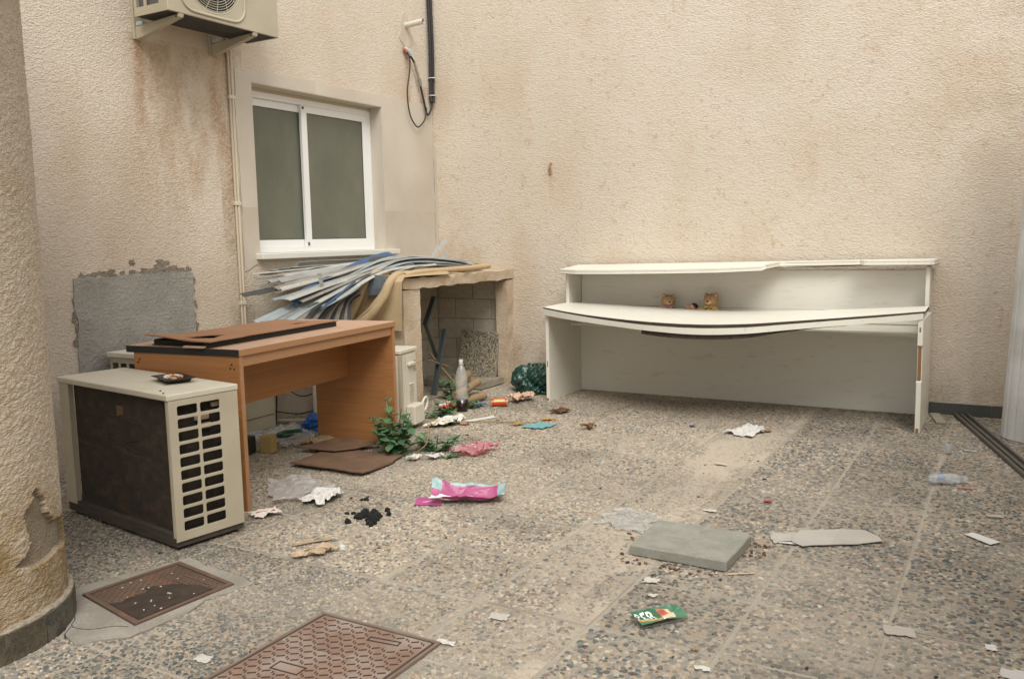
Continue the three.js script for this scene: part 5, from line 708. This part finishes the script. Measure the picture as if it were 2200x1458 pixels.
{ const tx = canvasTex(512, 256, (c, w, h) => { c.fillStyle = '#477a5c'; c.fillRect(0, 0, w, h); c.fillStyle = '#d8bfa0'; c.fillRect(0, 30, 420, 150); c.fillStyle = '#b9714f'; c.beginPath(); c.ellipse(300, 66, 95, 52, 0.1, 0, 7); c.fill(); c.fillStyle = '#ad5044'; c.beginPath(); c.ellipse(330, 60, 45, 26, 0, 0, 7); c.fill(); c.fillStyle = '#2f6347'; c.fillRect(0, 6, 290, 152); c.font = 'bold 122px sans-serif'; c.fillStyle = '#e9ece2'; c.save(); c.scale(1, 1.45); c.fillText('PER', 14, 104); c.restore(); c.fillStyle = '#c99b4a'; c.fillRect(20, 164, 260, 20); c.fillStyle = '#e6e2b8'; c.fillRect(280, 176, 130, 20); c.fillStyle = '#e8ebe2'; c.fillRect(150, 214, 110, 10); });
  const G = thing('snack_wrapper', 'small green and orange snack wrapper printed with pale letters', 'wrapper', [3.80, 0, 4.17], 0.86); G.scale.setScalar(0.88);
  const [g] = sheetGeo([[-0.10, -0.05], [0.105, -0.05], [0.115, 0.045], [-0.095, 0.055]], { n: 20, amp: 0.008, seed: 8, rag: 0.004, curl: 0.012, y0: 0.012 }); part(G, 'pouch_front', g, phys(1, 1, 1, 0.4, { map: tx }));
  const [g2] = sheetGeo([[-0.095, -0.045], [0.10, -0.045], [0.108, 0.04], [-0.09, 0.05]], { n: 12, amp: 0.003, seed: 9, rag: 0.004, y0: 0.004 }); part(G, 'pouch_back', g2, std(0.35, 0.36, 0.33, 0.4, { metalness: 0.4 }));
}
{ const card = (s) => std(1, 1, 1, 0.9, { map: rep(blotch([0.47, 0.44, 0.39], [0.40, 0.365, 0.32], s, 4, 0.12), 1, 1) });
  const shp = wobbly([[4.03, 3.13], [4.05, 3.05], [4.30, 2.90], [4.36, 2.955], [4.385, 3.02], [4.30, 3.10], [4.20, 3.16], [4.10, 3.235], [4.05, 3.20]], 0.012, 0.03, 6), g = extr(shp.map(([x, z]) => [x - 4.2, -(z - 3.08)]), 0.0025).rotateX(-1.5708).translate(0, 0.007, 0), p = g.attributes.position; for (let i = 0; i < p.count; i++) p.setY(i, p.getY(i) + 0.018 * Math.pow(noise(p.getX(i) * 9, p.getZ(i) * 9, 4), 2)); g.computeVertexNormals();
  single('cardboard_sheet', g, card(111), 'torn grey cardboard sheet beside the concrete slab', 'cardboard', [4.2, 0.003, 3.08]);
  sheet('cardboard_scrap', 'pale torn cardboard flap between the slab and the grey sheet', 'cardboard', [[3.93, 3.13], [4.05, 3.05], [4.10, 3.14], [3.98, 3.24]], card(113), { n: 10, amp: 0.008, rag: 0.012, seed: 3 });
  sheet('paper_strip', 'narrow white paper strip beside the concrete slab', 'paper', [[3.99, 3.20], [4.06, 3.19], [4.065, 3.21], [3.995, 3.222]], paperW, { n: 6, amp: 0.004, rag: 0.002, seed: 4 });
  sheet('wood_splinter', 'pale wooden splinter on the paving before the concrete slab', 'splinter', [[3.90, 3.66], [3.99, 3.60], [3.995, 3.607], [3.905, 3.668]], std(0.55, 0.42, 0.28, 0.8), { n: 4, amp: 0.004, rag: 0.002, seed: 4 });
}
sheet('plastic_sheet', 'dirty translucent plastic sheet lying by the desk leg', 'plastic sheet', [[1.60, 3.82], [1.27, 3.52], [1.36, 3.34], [1.70, 3.46]], film, { n: 26, amp: 0.03, rag: 0.04, seed: 21, f: 3 });
sheet('white_napkin', 'crumpled white napkin on the edge of the plastic sheet', 'napkin', [[1.64, 3.72], [1.72, 3.50], [1.83, 3.53], [1.84, 3.72]], paperW, { n: 20, amp: 0.05, rag: 0.03, seed: 24, f: 2.6 });
sheet('paper_scrap', 'red and white paper scrap at the foot of the desk leg', 'paper', [[1.60, 3.98], [1.66, 3.86], [1.74, 3.90], [1.68, 4.02]], std(1, 1, 1, 0.8, { map: canvasTex(64, 64, (c) => { c.fillStyle = '#cfc6ba'; c.fillRect(0, 0, 64, 64); c.fillStyle = '#b3453c'; c.fillRect(10, 20, 26, 14); c.fillRect(40, 44, 16, 8); }) }), { n: 10, amp: 0.025, rag: 0.02, seed: 26 });
{ // spilled soil
  const G = thing('soil_clods', 'scattered black clods of soil on the paving', 'soil', [2.15, 0, 3.72]), R = rng(51), m = std(0.016, 0.017, 0.015, 1, { bumpMap: rep(grain, 0.05, 0.05), bumpScale: 0.003 });
  for (let k = 0; k < 46; k++) { const a = R() * 6.28, far = k > 36 ? 2.2 : 1, r = Math.sqrt(R()) * 0.065 * far, s = 0.006 + R() * 0.012; const g = new THREE.DodecahedronGeometry(s, 1), p = g.attributes.position; for (let i = 0; i < p.count; i++) { const q = 0.7 + 0.6 * noise(p.getX(i) * 190 + k, p.getY(i) * 190 + p.getZ(i) * 140, k); p.setXYZ(i, p.getX(i) * q, p.getY(i) * q, p.getZ(i) * q); } g.computeVertexNormals(); part(G, 'clod', g.translate(Math.cos(a) * r * 1.2 * 0.9 + Math.sin(a) * r * 0.2, s * 0.6, Math.sin(a) * r), m); }
  for (const [x, z, s] of [[-0.13, 0.02, 0.011], [-0.07, -0.05, 0.016], [-0.1, 0.005, 0.012], [-0.19, -0.20, 0.014], [-0.21, -0.19, 0.01]]) part(G, 'clod', new THREE.DodecahedronGeometry(s, 1).scale(1.2, 0.7, 1).translate(x, s * 0.5, z), m);
}
sheet('cardboard_scrap', 'crumpled tan cardboard scrap in front of the big cooling unit', 'cardboard', [[2.20, 4.33], [2.27, 4.17], [2.34, 4.15], [2.31, 4.27]], std(0.48, 0.37, 0.25, 0.9), { n: 14, amp: 0.03, rag: 0.025, seed: 31 });
sheet('cardboard_scrap', 'flat brown cardboard sliver in front of the big cooling unit', 'cardboard', [[2.10, 4.20], [2.20, 4.06], [2.22, 4.075], [2.12, 4.215]], std(0.36, 0.26, 0.17, 0.9), { n: 8, amp: 0.012, rag: 0.008, seed: 33 });
single('bottle_cap', new THREE.CylinderGeometry(0.015, 0.016, 0.014, 20).translate(0, 0.008, 0), std(0.7, 0.7, 0.68, 0.4), 'white round bottle cap beside the tan cardboard scrap', 'cap', [2.325, 0.002, 4.13]);
sheet('plastic_wrapper', 'crumpled translucent pink plastic wrapper on the paving', 'wrapper', [[1.84, 2.56], [1.86, 2.33], [2.04, 2.27], [2.03, 2.52]], phys(0.70, 0.33, 0.35, 0.25, { transmission: 0.5, thickness: 0 }), { n: 24, amp: 0.055, rag: 0.04, seed: 35, f: 3.4 });
sheet('paper_scrap', 'flat pale paper square left of the pink wrapper', 'paper', [[1.72, 2.46], [1.74, 2.32], [1.86, 2.33], [1.85, 2.47]], std(0.50, 0.47, 0.39, 0.85), { n: 8, amp: 0.006, rag: 0.01, seed: 36 });
sheet('paper_sheet', 'crumpled white paper lying in front of the reception counter', 'paper', [[3.20, 1.29], [3.27, 0.98], [3.42, 1.05], [3.38, 1.34]], paperW, { n: 18, amp: 0.028, rag: 0.03, seed: 38 });
sheet('cardboard_scrap', 'small brown scrap against the white paper by the counter', 'cardboard', [[3.39, 1.10], [3.45, 1.05], [3.47, 1.11], [3.40, 1.15]], std(0.30, 0.20, 0.12, 0.9), { n: 8, amp: 0.02, rag: 0.01, seed: 39 });
sheet('napkin', 'flat turquoise napkin scrap on the paving', 'napkin', [[1.87, 1.68], [1.90, 1.50], [2.05, 1.50], [2.02, 1.68]], std(0.16, 0.36, 0.37, 0.85), { n: 12, amp: 0.012, rag: 0.022, seed: 41 });
sheet('card', 'white card lying near the plastic bottle', 'card', [[1.36, 1.67], [1.46, 1.43], [1.52, 1.46], [1.42, 1.68]], paperW, { n: 6, amp: 0.006, rag: 0.004, seed: 42 });
single('thin_stick', tube([[-0.24, 0.008, 0.1], [-0.05, 0.012, 0.02], [0.12, 0.008, -0.05], [0.26, 0.008, -0.11]], 0.0045, 24, 6), std(0.30, 0.25, 0.13, 0.8), 'thin long stick lying between the white card and turquoise scrap', 'stick', [1.63, 0.002, 1.60]);
const dryLeafM = [std(0.13, 0.06, 0.025, 0.85), std(0.20, 0.10, 0.04, 0.85), std(0.42, 0.26, 0.08, 0.85)];
sheet('dry_leaf', 'dark brown curled dry leaf left of the reception counter', 'leaf', [[1.80, 1.15], [1.86, 1.02], [1.94, 1.06], [1.90, 1.16]], dryLeafM[0], { n: 12, amp: 0.035, rag: 0.03, seed: 44 });
sheet('dry_leaf', 'small curled brown leaf in the middle of the paving', 'leaf', [[2.26, 1.55], [2.29, 1.46], [2.34, 1.48], [2.32, 1.56]], dryLeafM[1], { n: 10, amp: 0.045, rag: 0.03, seed: 46 });
sheet('dry_leaf', 'yellow dry leaf next to the thin stick', 'leaf', [[1.73, 1.67], [1.75, 1.60], [1.82, 1.55], [1.80, 1.63]], dryLeafM[2], { n: 8, amp: 0.014, rag: 0.012, seed: 47 });
sheet('dry_leaf', 'yellow dry leaf behind the turquoise scrap', 'leaf', [[1.86, 1.42], [1.88, 1.35], [1.96, 1.33], [1.94, 1.40]], dryLeafM[2], { n: 8, amp: 0.014, rag: 0.012, seed: 48 });
{ // soda bottle with dark dregs
  const G = thing('plastic_bottle', 'large clear plastic bottle with dark drink left in the bottom', 'bottle', [1.141, 0.002, 1.352], 0);
  const prof = [[0.0472, 0.0985], [0.047, 0.19], [0.0485, 0.20], [0.0485, 0.235], [0.047, 0.27], [0.040, 0.31], [0.027, 0.345], [0.016, 0.365], [0.0135, 0.372], [0.0135, 0.395]].map(([r, y]) => new THREE.Vector2(r, y));
  part(G, 'shell', new THREE.LatheGeometry(prof, 36), phys(0.90, 0.89, 0.86, 0.18, { transmission: 0.78, thickness: 0 }));
  part(G, 'drink', new THREE.LatheGeometry([[0, 0.004], [0.034, 0.002], [0.045, 0.012], [0.047, 0.03], [0.0472, 0.098], [0, 0.098]].map(([r, y]) => new THREE.Vector2(r, y)), 36), phys(0.014, 0.008, 0.006, 0.08, { clearcoat: 0.6 }));
  const cap = part(G, 'cap', new THREE.CylinderGeometry(0.0165, 0.0165, 0.024, 24).translate(0, 0.396, 0), std(0.72, 0.70, 0.64, 0.45)); part(cap, 'neck_ring', new THREE.TorusGeometry(0.016, 0.003, 8, 24).rotateX(1.5708).translate(0, 0.376, 0), std(0.72, 0.70, 0.64, 0.45));
}
{ const tx = canvasTex(256, 128, (c) => { c.fillStyle = '#c8501c'; c.fillRect(0, 0, 256, 128); c.fillStyle = '#d9a06a'; c.fillRect(20, 20, 30, 90); c.fillStyle = '#dd8a3a'; c.fillRect(120, 30, 18, 70); c.fillStyle = '#a83c18'; c.fillRect(180, 0, 30, 128); });
  const G = thing('drink_can', 'orange drink can lying on its side beside the bottle', 'can', [1.305, 0.034, 1.06], 0.55);
  part(G, 'can_body', new THREE.CylinderGeometry(0.033, 0.033, 0.118, 32, 1, true).rotateZ(1.5708), phys(1, 1, 1, 0.3, { map: tx, metalness: 0.2 }));
  const al = std(0.72, 0.71, 0.69, 0.3, { metalness: 0.8 }); const end = (s) => new THREE.LatheGeometry([[0.033, 0], [0.028, 0.010], [0.0275, 0.013], [0.025, 0.010], [0, 0.010]].map(([r, y]) => new THREE.Vector2(r, y)), 28).rotateZ(s * 1.5708).translate(-s * 0.059, 0, 0);
  part(G, 'lid', end(1), al); part(G, 'base', end(-1), al); 
}
sheet('tissue', 'crumpled pale pink tissue next to the orange can', 'tissue', [[1.27, 0.90], [1.36, 0.68], [1.46, 0.72], [1.40, 0.94]], std(0.62, 0.43, 0.31, 0.9), { n: 22, amp: 0.075, rag: 0.04, seed: 51, f: 3 });
{ const g = new THREE.IcosahedronGeometry(1, 34), p = g.attributes.position; for (let i = 0; i < p.count; i++) { const v = V(p.getX(i), p.getY(i), p.getZ(i)).normalize(), q1 = Math.abs(fbm(v.x * 1.7 + 4 + v.y, v.z * 1.7 + v.y * 0.8, 3, 3) - 0.5) * 2, q2 = Math.abs(fbm(v.x * 4.6 - v.y * 3 + 2, v.z * 5 + v.y * 2.5 + 9, 6, 3) - 0.5) * 2, r = 0.70 + 0.42 * Math.sqrt(q1) + 0.34 * Math.sqrt(q2); p.setXYZ(i, v.x * r * 0.215, Math.max(-0.095, v.y * r * 0.135) + 0.095, v.z * r * 0.15); } const m = mergeVertices(g, 1e-4); m.computeVertexNormals();
  single('rubbish_bag', m, phys(0.018, 0.062, 0.045, 0.28, { clearcoat: 0.3 }), 'shiny dark green rubbish bag slumped against the counter side', 'bag', [1.27, 0.0, 0.36]); }
{ const tx = canvasTex(128, 128, (c) => { c.fillStyle = '#dcd8cc'; c.fillRect(0, 0, 128, 128); c.fillStyle = '#c2452c'; c.fillRect(84, 10, 40, 22); c.fillRect(8, 96, 22, 18); c.fillStyle = '#d8b030'; c.fillRect(0, 60, 14, 14); c.fillStyle = '#b9c3bd'; for (let k = 0; k < 6; k++) c.fillRect(20 + k * 16, 40 + (k % 3) * 20, 6, 30); });
  sheet('carrier_bag', 'crumpled white carrier bag with red print by the cooling unit', 'bag', [[1.25, 1.99], [1.20, 1.74], [1.30, 1.58], [1.42, 1.80]], std(1, 1, 1, 0.7, { map: tx }), { n: 28, amp: 0.045, rag: 0.05, seed: 55, f: 4 });
  sheet('plastic_packet', 'red and white plastic packet behind the bottle foot', 'packet', [[0.99, 1.52], [1.01, 1.36], [1.07, 1.34], [1.08, 1.52]], std(1, 1, 1, 0.6, { map: canvasTex(64, 64, (c) => { c.fillStyle = '#c8c4b6'; c.fillRect(0, 0, 64, 64); c.fillStyle = '#b8391f'; c.fillRect(0, 34, 64, 30); }) }), { n: 18, amp: 0.07, rag: 0.03, seed: 57 });
  sheet('plastic_packet', 'small blue plastic packet right behind the bottle', 'packet', [[1.13, 1.20], [1.17, 1.10], [1.23, 1.12], [1.19, 1.22]], std(0.06, 0.16, 0.30, 0.5), { n: 10, amp: 0.04, rag: 0.02, seed: 58 });
  sheet('plastic_packet', 'small yellow plastic scrap at the corner of the cooling unit', 'packet', [[1.215, 1.86], [1.235, 1.80], [1.28, 1.81], [1.26, 1.87]], std(0.60, 0.38, 0.05, 0.6), { n: 8, amp: 0.035, rag: 0.01, seed: 59 });
  sheet('paper_scrap', 'orange and white scrap before the carrier bag', 'paper', [[1.40, 1.80], [1.42, 1.74], [1.47, 1.74], [1.45, 1.80]], std(0.50, 0.22, 0.12, 0.7), { n: 8, amp: 0.02, rag: 0.01, seed: 60 });
  sheet('paper_scrap', 'white torn scrap on the corner of the wooden board', 'paper', [[1.66, 2.78], [1.68, 2.70], [1.74, 2.70], [1.72, 2.79]], paperW, { n: 10, amp: 0.035, rag: 0.015, seed: 61 });
  sheet('paper_scrap', 'white torn scrap at the edge of the trailing weed', 'paper', [[1.75, 2.70], [1.76, 2.62], [1.83, 2.60], [1.82, 2.69]], paperW, { n: 10, amp: 0.03, rag: 0.015, seed: 62 }); }
{ // squashed clear bottle near the rail
  const G = thing('squashed_bottle', 'squashed clear plastic bottle on the paving near the floor rail', 'bottle', [4.56, 0.002, 1.93], 0.45);
  const g = new THREE.CylinderGeometry(0.033, 0.033, 0.17, 28, 26).rotateZ(1.5708), p = g.attributes.position; for (let i = 0; i < p.count; i++) { const x = p.getX(i), y = p.getY(i), z = p.getZ(i), q = 0.75 + 0.5 * fbm(x * 26 + 3, Math.atan2(y, z) * 1.8, 7, 3), e = sstep(0.086, 0.06, Math.abs(x)); p.setXYZ(i, x, y * q * (0.55 + 0.45 * e) * 0.85 + 0.03, z * q * (0.5 + 0.5 * e) * 1.15); } g.computeVertexNormals();
  part(G, 'shell', g, phys(0.88, 0.90, 0.92, 0.12, { transmission: 0.75, thickness: 0 })); part(G, 'neck', new THREE.CylinderGeometry(0.012, 0.018, 0.03, 16).rotateZ(-1.5708).translate(0.098, 0.028, 0), phys(0.88, 0.9, 0.92, 0.12, { transmission: 0.75, thickness: 0 })); part(G, 'label_band', new THREE.CylinderGeometry(0.031, 0.031, 0.04, 24, 1, true, 0, 2.4).rotateZ(1.5708).scale(1, 0.8, 1.1).translate(-0.03, 0.03, 0), std(0.10, 0.22, 0.34, 0.5)); }
sheet('card', 'white rectangular card lying flat at the right of the paving', 'card', [[4.685, 2.755], [4.72, 2.715], [4.83, 2.80], [4.79, 2.855]], std(0.62, 0.61, 0.57, 0.8), { n: 4, amp: 0.003, rag: 0.001, seed: 65, y0: 0.008 });
single('plastic_cup', new THREE.LatheGeometry([[0, 0.002], [0.017, 0.002], [0.024, 0.055], [0.0225, 0.055], [0.016, 0.004], [0, 0.004]].map(([r, y]) => new THREE.Vector2(r, y)), 24), phys(0.85, 0.87, 0.86, 0.2, { transmission: 0.75, thickness: 0 }), 'small clear plastic cup standing near the counter corner', 'cup', [4.536, 0.004, 1.227]);
const bits = [['white paper sliver near the plastic cup', 4.648, 1.124, 0.05, 0.02, [0.66, 0.63, 0.57]], ['torn pale paper flake at the lower right of the paving', 4.548, 3.89, 0.07, 0.05, [0.52, 0.47, 0.42]], ['small white folded scrap at the far lower right', 4.814, 3.882, 0.022, 0.03, [0.74, 0.73, 0.70]], ['white torn paper at the bottom right corner', 4.884, 4.045, 0.06, 0.05, [0.66, 0.63, 0.6]], ['white paper scrap near the bottom edge of the paving', 4.043, 4.438, 0.035, 0.018, [0.74, 0.73, 0.70]], ['tiny red plastic bit right of the sandy strip', 3.812, 2.654, 0.025, 0.02, [0.45, 0.06, 0.045]], ['tiny blue plastic bit in front of the counter', 2.925, 1.145, 0.025, 0.022, [0.03, 0.08, 0.34]], ['white plaster flake in front of the concrete slab', 3.656, 3.857, 0.04, 0.035, [0.66, 0.63, 0.57]], ['small round white flake nearest the snack wrapper', 3.71, 3.99, 0.022, 0.02, [0.68, 0.66, 0.6]], ['coral red scrap beside the squashed bottle', 4.66, 1.99, 0.05, 0.02, [0.55, 0.2, 0.15]], ['white and dark scrap near the right picture edge', 4.80, 2.42, 0.05, 0.03, [0.5, 0.47, 0.42]], ['pale grey flake on the sandy strip', 3.40, 2.05, 0.05, 0.03, [0.6, 0.56, 0.5]], ['white sliver beside the sandy strip joint', 3.60, 2.92, 0.045, 0.02, [0.7, 0.66, 0.58]], ['white paper curl behind the pink and turquoise wrapper', 2.43, 3.05, 0.08, 0.014, [0.75, 0.72, 0.68]], ['pale plaster flake left of the snack wrapper', 3.293, 4.409, 0.05, 0.035, [0.56, 0.53, 0.47]], ['white sliver on the corner of the large cover', 3.235, 4.66, 0.045, 0.02, [0.68, 0.66, 0.62]], ['white flake between the two manhole covers', 2.60, 5.12, 0.04, 0.03, [0.6, 0.57, 0.52]]];
bits.forEach(([label, x, z, w, d, c], k) => sheet('litter_scrap', label, 'scrap', [[x - w * 0.8, z - d * 0.5], [x + w * 0.6, z - d * 0.8], [x + w * 0.8, z + d * 0.6], [x - w * 0.6, z + d * 0.8]], std(c[0] * 0.82, c[1] * 0.80, c[2] * 0.78, 0.85), { n: 8, amp: 0.006, rag: 0.010, seed: 70 + k, y0: 0.005 }));
sheet('plastic_film', 'torn clear plastic film left of the concrete slab', 'plastic film', [[3.16, 3.34], [3.20, 3.06], [3.40, 3.10], [3.46, 3.38]], clearF, { n: 26, amp: 0.012, rag: 0.05, seed: 93, f: 4 });
{ // dead leaves and crumbs: nobody could count them
  const R = rng(61), gs = [], cols = []; const cs = [[0.16, 0.075, 0.03], [0.09, 0.045, 0.02], [0.26, 0.14, 0.06], [0.52, 0.48, 0.4], [0.34, 0.22, 0.11], [0.04, 0.04, 0.038]];
  const one = (x, z, s, ci) => { const g = new THREE.TetrahedronGeometry(s, 1).scale(1.3, 0.45, 0.9).rotateX((R() - 0.5) * 0.8).rotateY(R() * 6.28).translate(x, 0.004 + s * 0.25, z), c = cs[ci]; gs.push(g.deleteAttribute('uv')); const n = g.attributes.position.count; for (let k = 0; k < n; k++) cols.push(...c); };
  for (let k = 0; k < 46; k++) { const t = R(); one(t < 0.5 ? 3.43 + (R() - 0.5) * 0.12 : mix(3.45, 3.9, R()), t < 0.5 ? mix(3.2, 3.7, R()) : 3.66 + R() * 0.07, 0.003 + R() * 0.008, [0, 0, 1, 2, 3, 5][(R() * 6) | 0]); }
  for (let k = 0; k < 22; k++) one(3.90 + R() * 0.08, mix(3.25, 3.45, R()), 0.004 + R() * 0.007, [0, 1, 2][(R() * 3) | 0]);
  for (let k = 0; k < 230; k++) { const x = mix(1.3, 5.1, R()), z = mix(0.7, 5.2, R()); if (inPoly(x, z, CEM) || Math.hypot(x - COLX, z - COLZ) < 0.5 || (x > 2.69 && x < 3.25 && z > 4.65)) continue; one(x, z, 0.0025 + R() * R() * 0.010, (R() * 6) | 0); }
  for (let k = 0; k < 160; k++) one(mix(0.9, 1.7, R()), mix(0.7, 2.7, R()), 0.003 + R() * R() * 0.013, (R() * 6) | 0);
  const g = mergeGeometries(gs); g.setAttribute('color', new THREE.Float32BufferAttribute(cols, 3)); const m = shade(new THREE.Mesh(g, new THREE.MeshStandardMaterial({ vertexColors: true, roughness: 0.9, side: THREE.DoubleSide }))); m.name = 'leaf_litter'; m.userData.kind = 'stuff'; tag(m, 'crumbs of dead leaves, plaster and grit scattered over the paving', 'litter'); scene.add(m);
}
// ---------- things under and beside the desk ----------
{ const wb = std(1, 1, 1, 0.9, { map: rep(blotch([0.21, 0.125, 0.075], [0.14, 0.082, 0.048], 121, 6, 0.3), 0.5, 0.5) });
  const board = (pts, y, label, tilt) => { const cx = pts.reduce((a, p) => a + p[0], 0) / pts.length, cz = pts.reduce((a, p) => a + p[1], 0) / pts.length, g = extr(wobbly(pts, 0.016, 0.03, 5).map(([x, z]) => [x - cx, -(z - cz)]), 0.007, 0.001).rotateX(-1.5708), p = g.attributes.position; for (let i = 0; i < p.count; i++) p.setY(i, p.getY(i) + tilt * (p.getZ(i)) + 0.008 * noise(p.getX(i) * 5, p.getZ(i) * 5, 3)); g.computeVertexNormals(); single('fibreboard_sheet', g, wb, label, 'board', [cx, y, cz]); };
  board([[1.12, 3.20], [1.67, 3.19], [1.66, 3.0], [1.60, 2.72], [1.05, 2.74]], 0.014, 'broken brown fibreboard lying half under the desk', 0.03);
  board([[0.90, 2.92], [1.18, 2.88], [1.34, 2.58], [0.98, 2.60]], 0.032, 'smaller brown fibreboard piece at the foot of the desk side panel', -0.02);
  single('foam_block', bx(0.09, 0.115, 0.07, 0, 0.0575, 0, 0.008), std(0.44, 0.33, 0.13, 0.9), 'yellow foam block under the desk', 'block', [0.72, 0.002, 2.985], undefined, 0.3);
  single('dark_box', bx(0.16, 0.11, 0.12, 0, 0.055, 0, 0.01), std(0.03, 0.03, 0.022, 0.8), 'small dark box behind the yellow foam block under the desk', 'box', [0.58, 0.002, 3.09], undefined, 0.2);
  const g = new THREE.IcosahedronGeometry(1, 16), p = g.attributes.position; for (let i = 0; i < p.count; i++) { const v = V(p.getX(i), p.getY(i), p.getZ(i)).normalize(), r = 0.7 + 0.6 * Math.abs(fbm(v.x * 4 + 2, v.y * 4 + v.z * 3, 9, 3) - 0.3) * 1.6; p.setXYZ(i, v.x * r * 0.11, Math.max(-0.06, v.y * r * 0.08) + 0.062, v.z * r * 0.10); } const m = mergeVertices(g, 1e-4); m.computeVertexNormals(); single('plastic_bag', m, phys(0.015, 0.10, 0.34, 0.35), 'crumpled bright blue plastic bag under the desk', 'bag', [0.60, 0.0, 2.40]);
  single('white_rod', new THREE.CylinderGeometry(0.013, 0.013, 0.34, 12).rotateZ(1.5708).rotateY(0.42), std(0.60, 0.56, 0.44, 0.6), 'white plastic rod on the ground under the desk', 'rod', [0.24, 0.03, 2.27]);
  const bt = thing('glass_bottle', 'small dark green bottle lying under the desk', 'bottle', [0.58, 0.036, 2.66], 0.9), gl = phys(0.02, 0.09, 0.045, 0.08, { transmission: 0.3, thickness: 0 });
  part(bt, 'shell', new THREE.LatheGeometry([[0, -0.09], [0.03, -0.09], [0.034, -0.08], [0.034, 0.03], [0.024, 0.065], [0.013, 0.09], [0.013, 0.13]].map(([r, y]) => new THREE.Vector2(r, y)), 24).rotateZ(1.5708), gl); part(bt, 'cap', new THREE.CylinderGeometry(0.0145, 0.0145, 0.016, 16).rotateZ(1.5708).translate(-0.134, 0, 0), std(0.4, 0.4, 0.36, 0.4));
  sheet('plastic_sheet', 'crumpled clear plastic sheeting under the desk', 'plastic sheet', [[0.30, 2.85], [0.32, 2.36], [0.82, 2.44], [0.78, 2.92]], clearF, { n: 30, amp: 0.05, rag: 0.05, seed: 131, f: 5 });
  sheet('cardboard_sheet', 'pale torn cardboard at the foot of the desk side panel', 'cardboard', [[0.78, 2.78], [0.80, 2.56], [0.96, 2.56], [0.98, 2.74]], std(0.36, 0.27, 0.15, 0.9), { n: 12, amp: 0.045, rag: 0.03, seed: 133 });
  const mb = single('wire_rack', merge([tube([[0, 0, 0], [0.02, 0.22, 0], [0.03, 0.42, 0.02]], 0.006, 10, 6), tube([[0.0, 0.1, 0], [0.2, 0.09, -0.06], [0.42, 0.16, -0.12]], 0.005, 14, 6), tube([[0.03, 0.36, 0.02], [0.2, 0.22, -0.06], [0.42, 0.30, -0.12]], 0.005, 14, 6), tube([[0.42, 0, -0.12], [0.42, 0.34, -0.12]], 0.006, 8, 6)]), std(0.05, 0.05, 0.045, 0.6), 'bent dark wire frame standing in the gloom behind the desk', 'wire frame', [0.14, 0.002, 2.34]);
}
renderer.render(scene, camera);
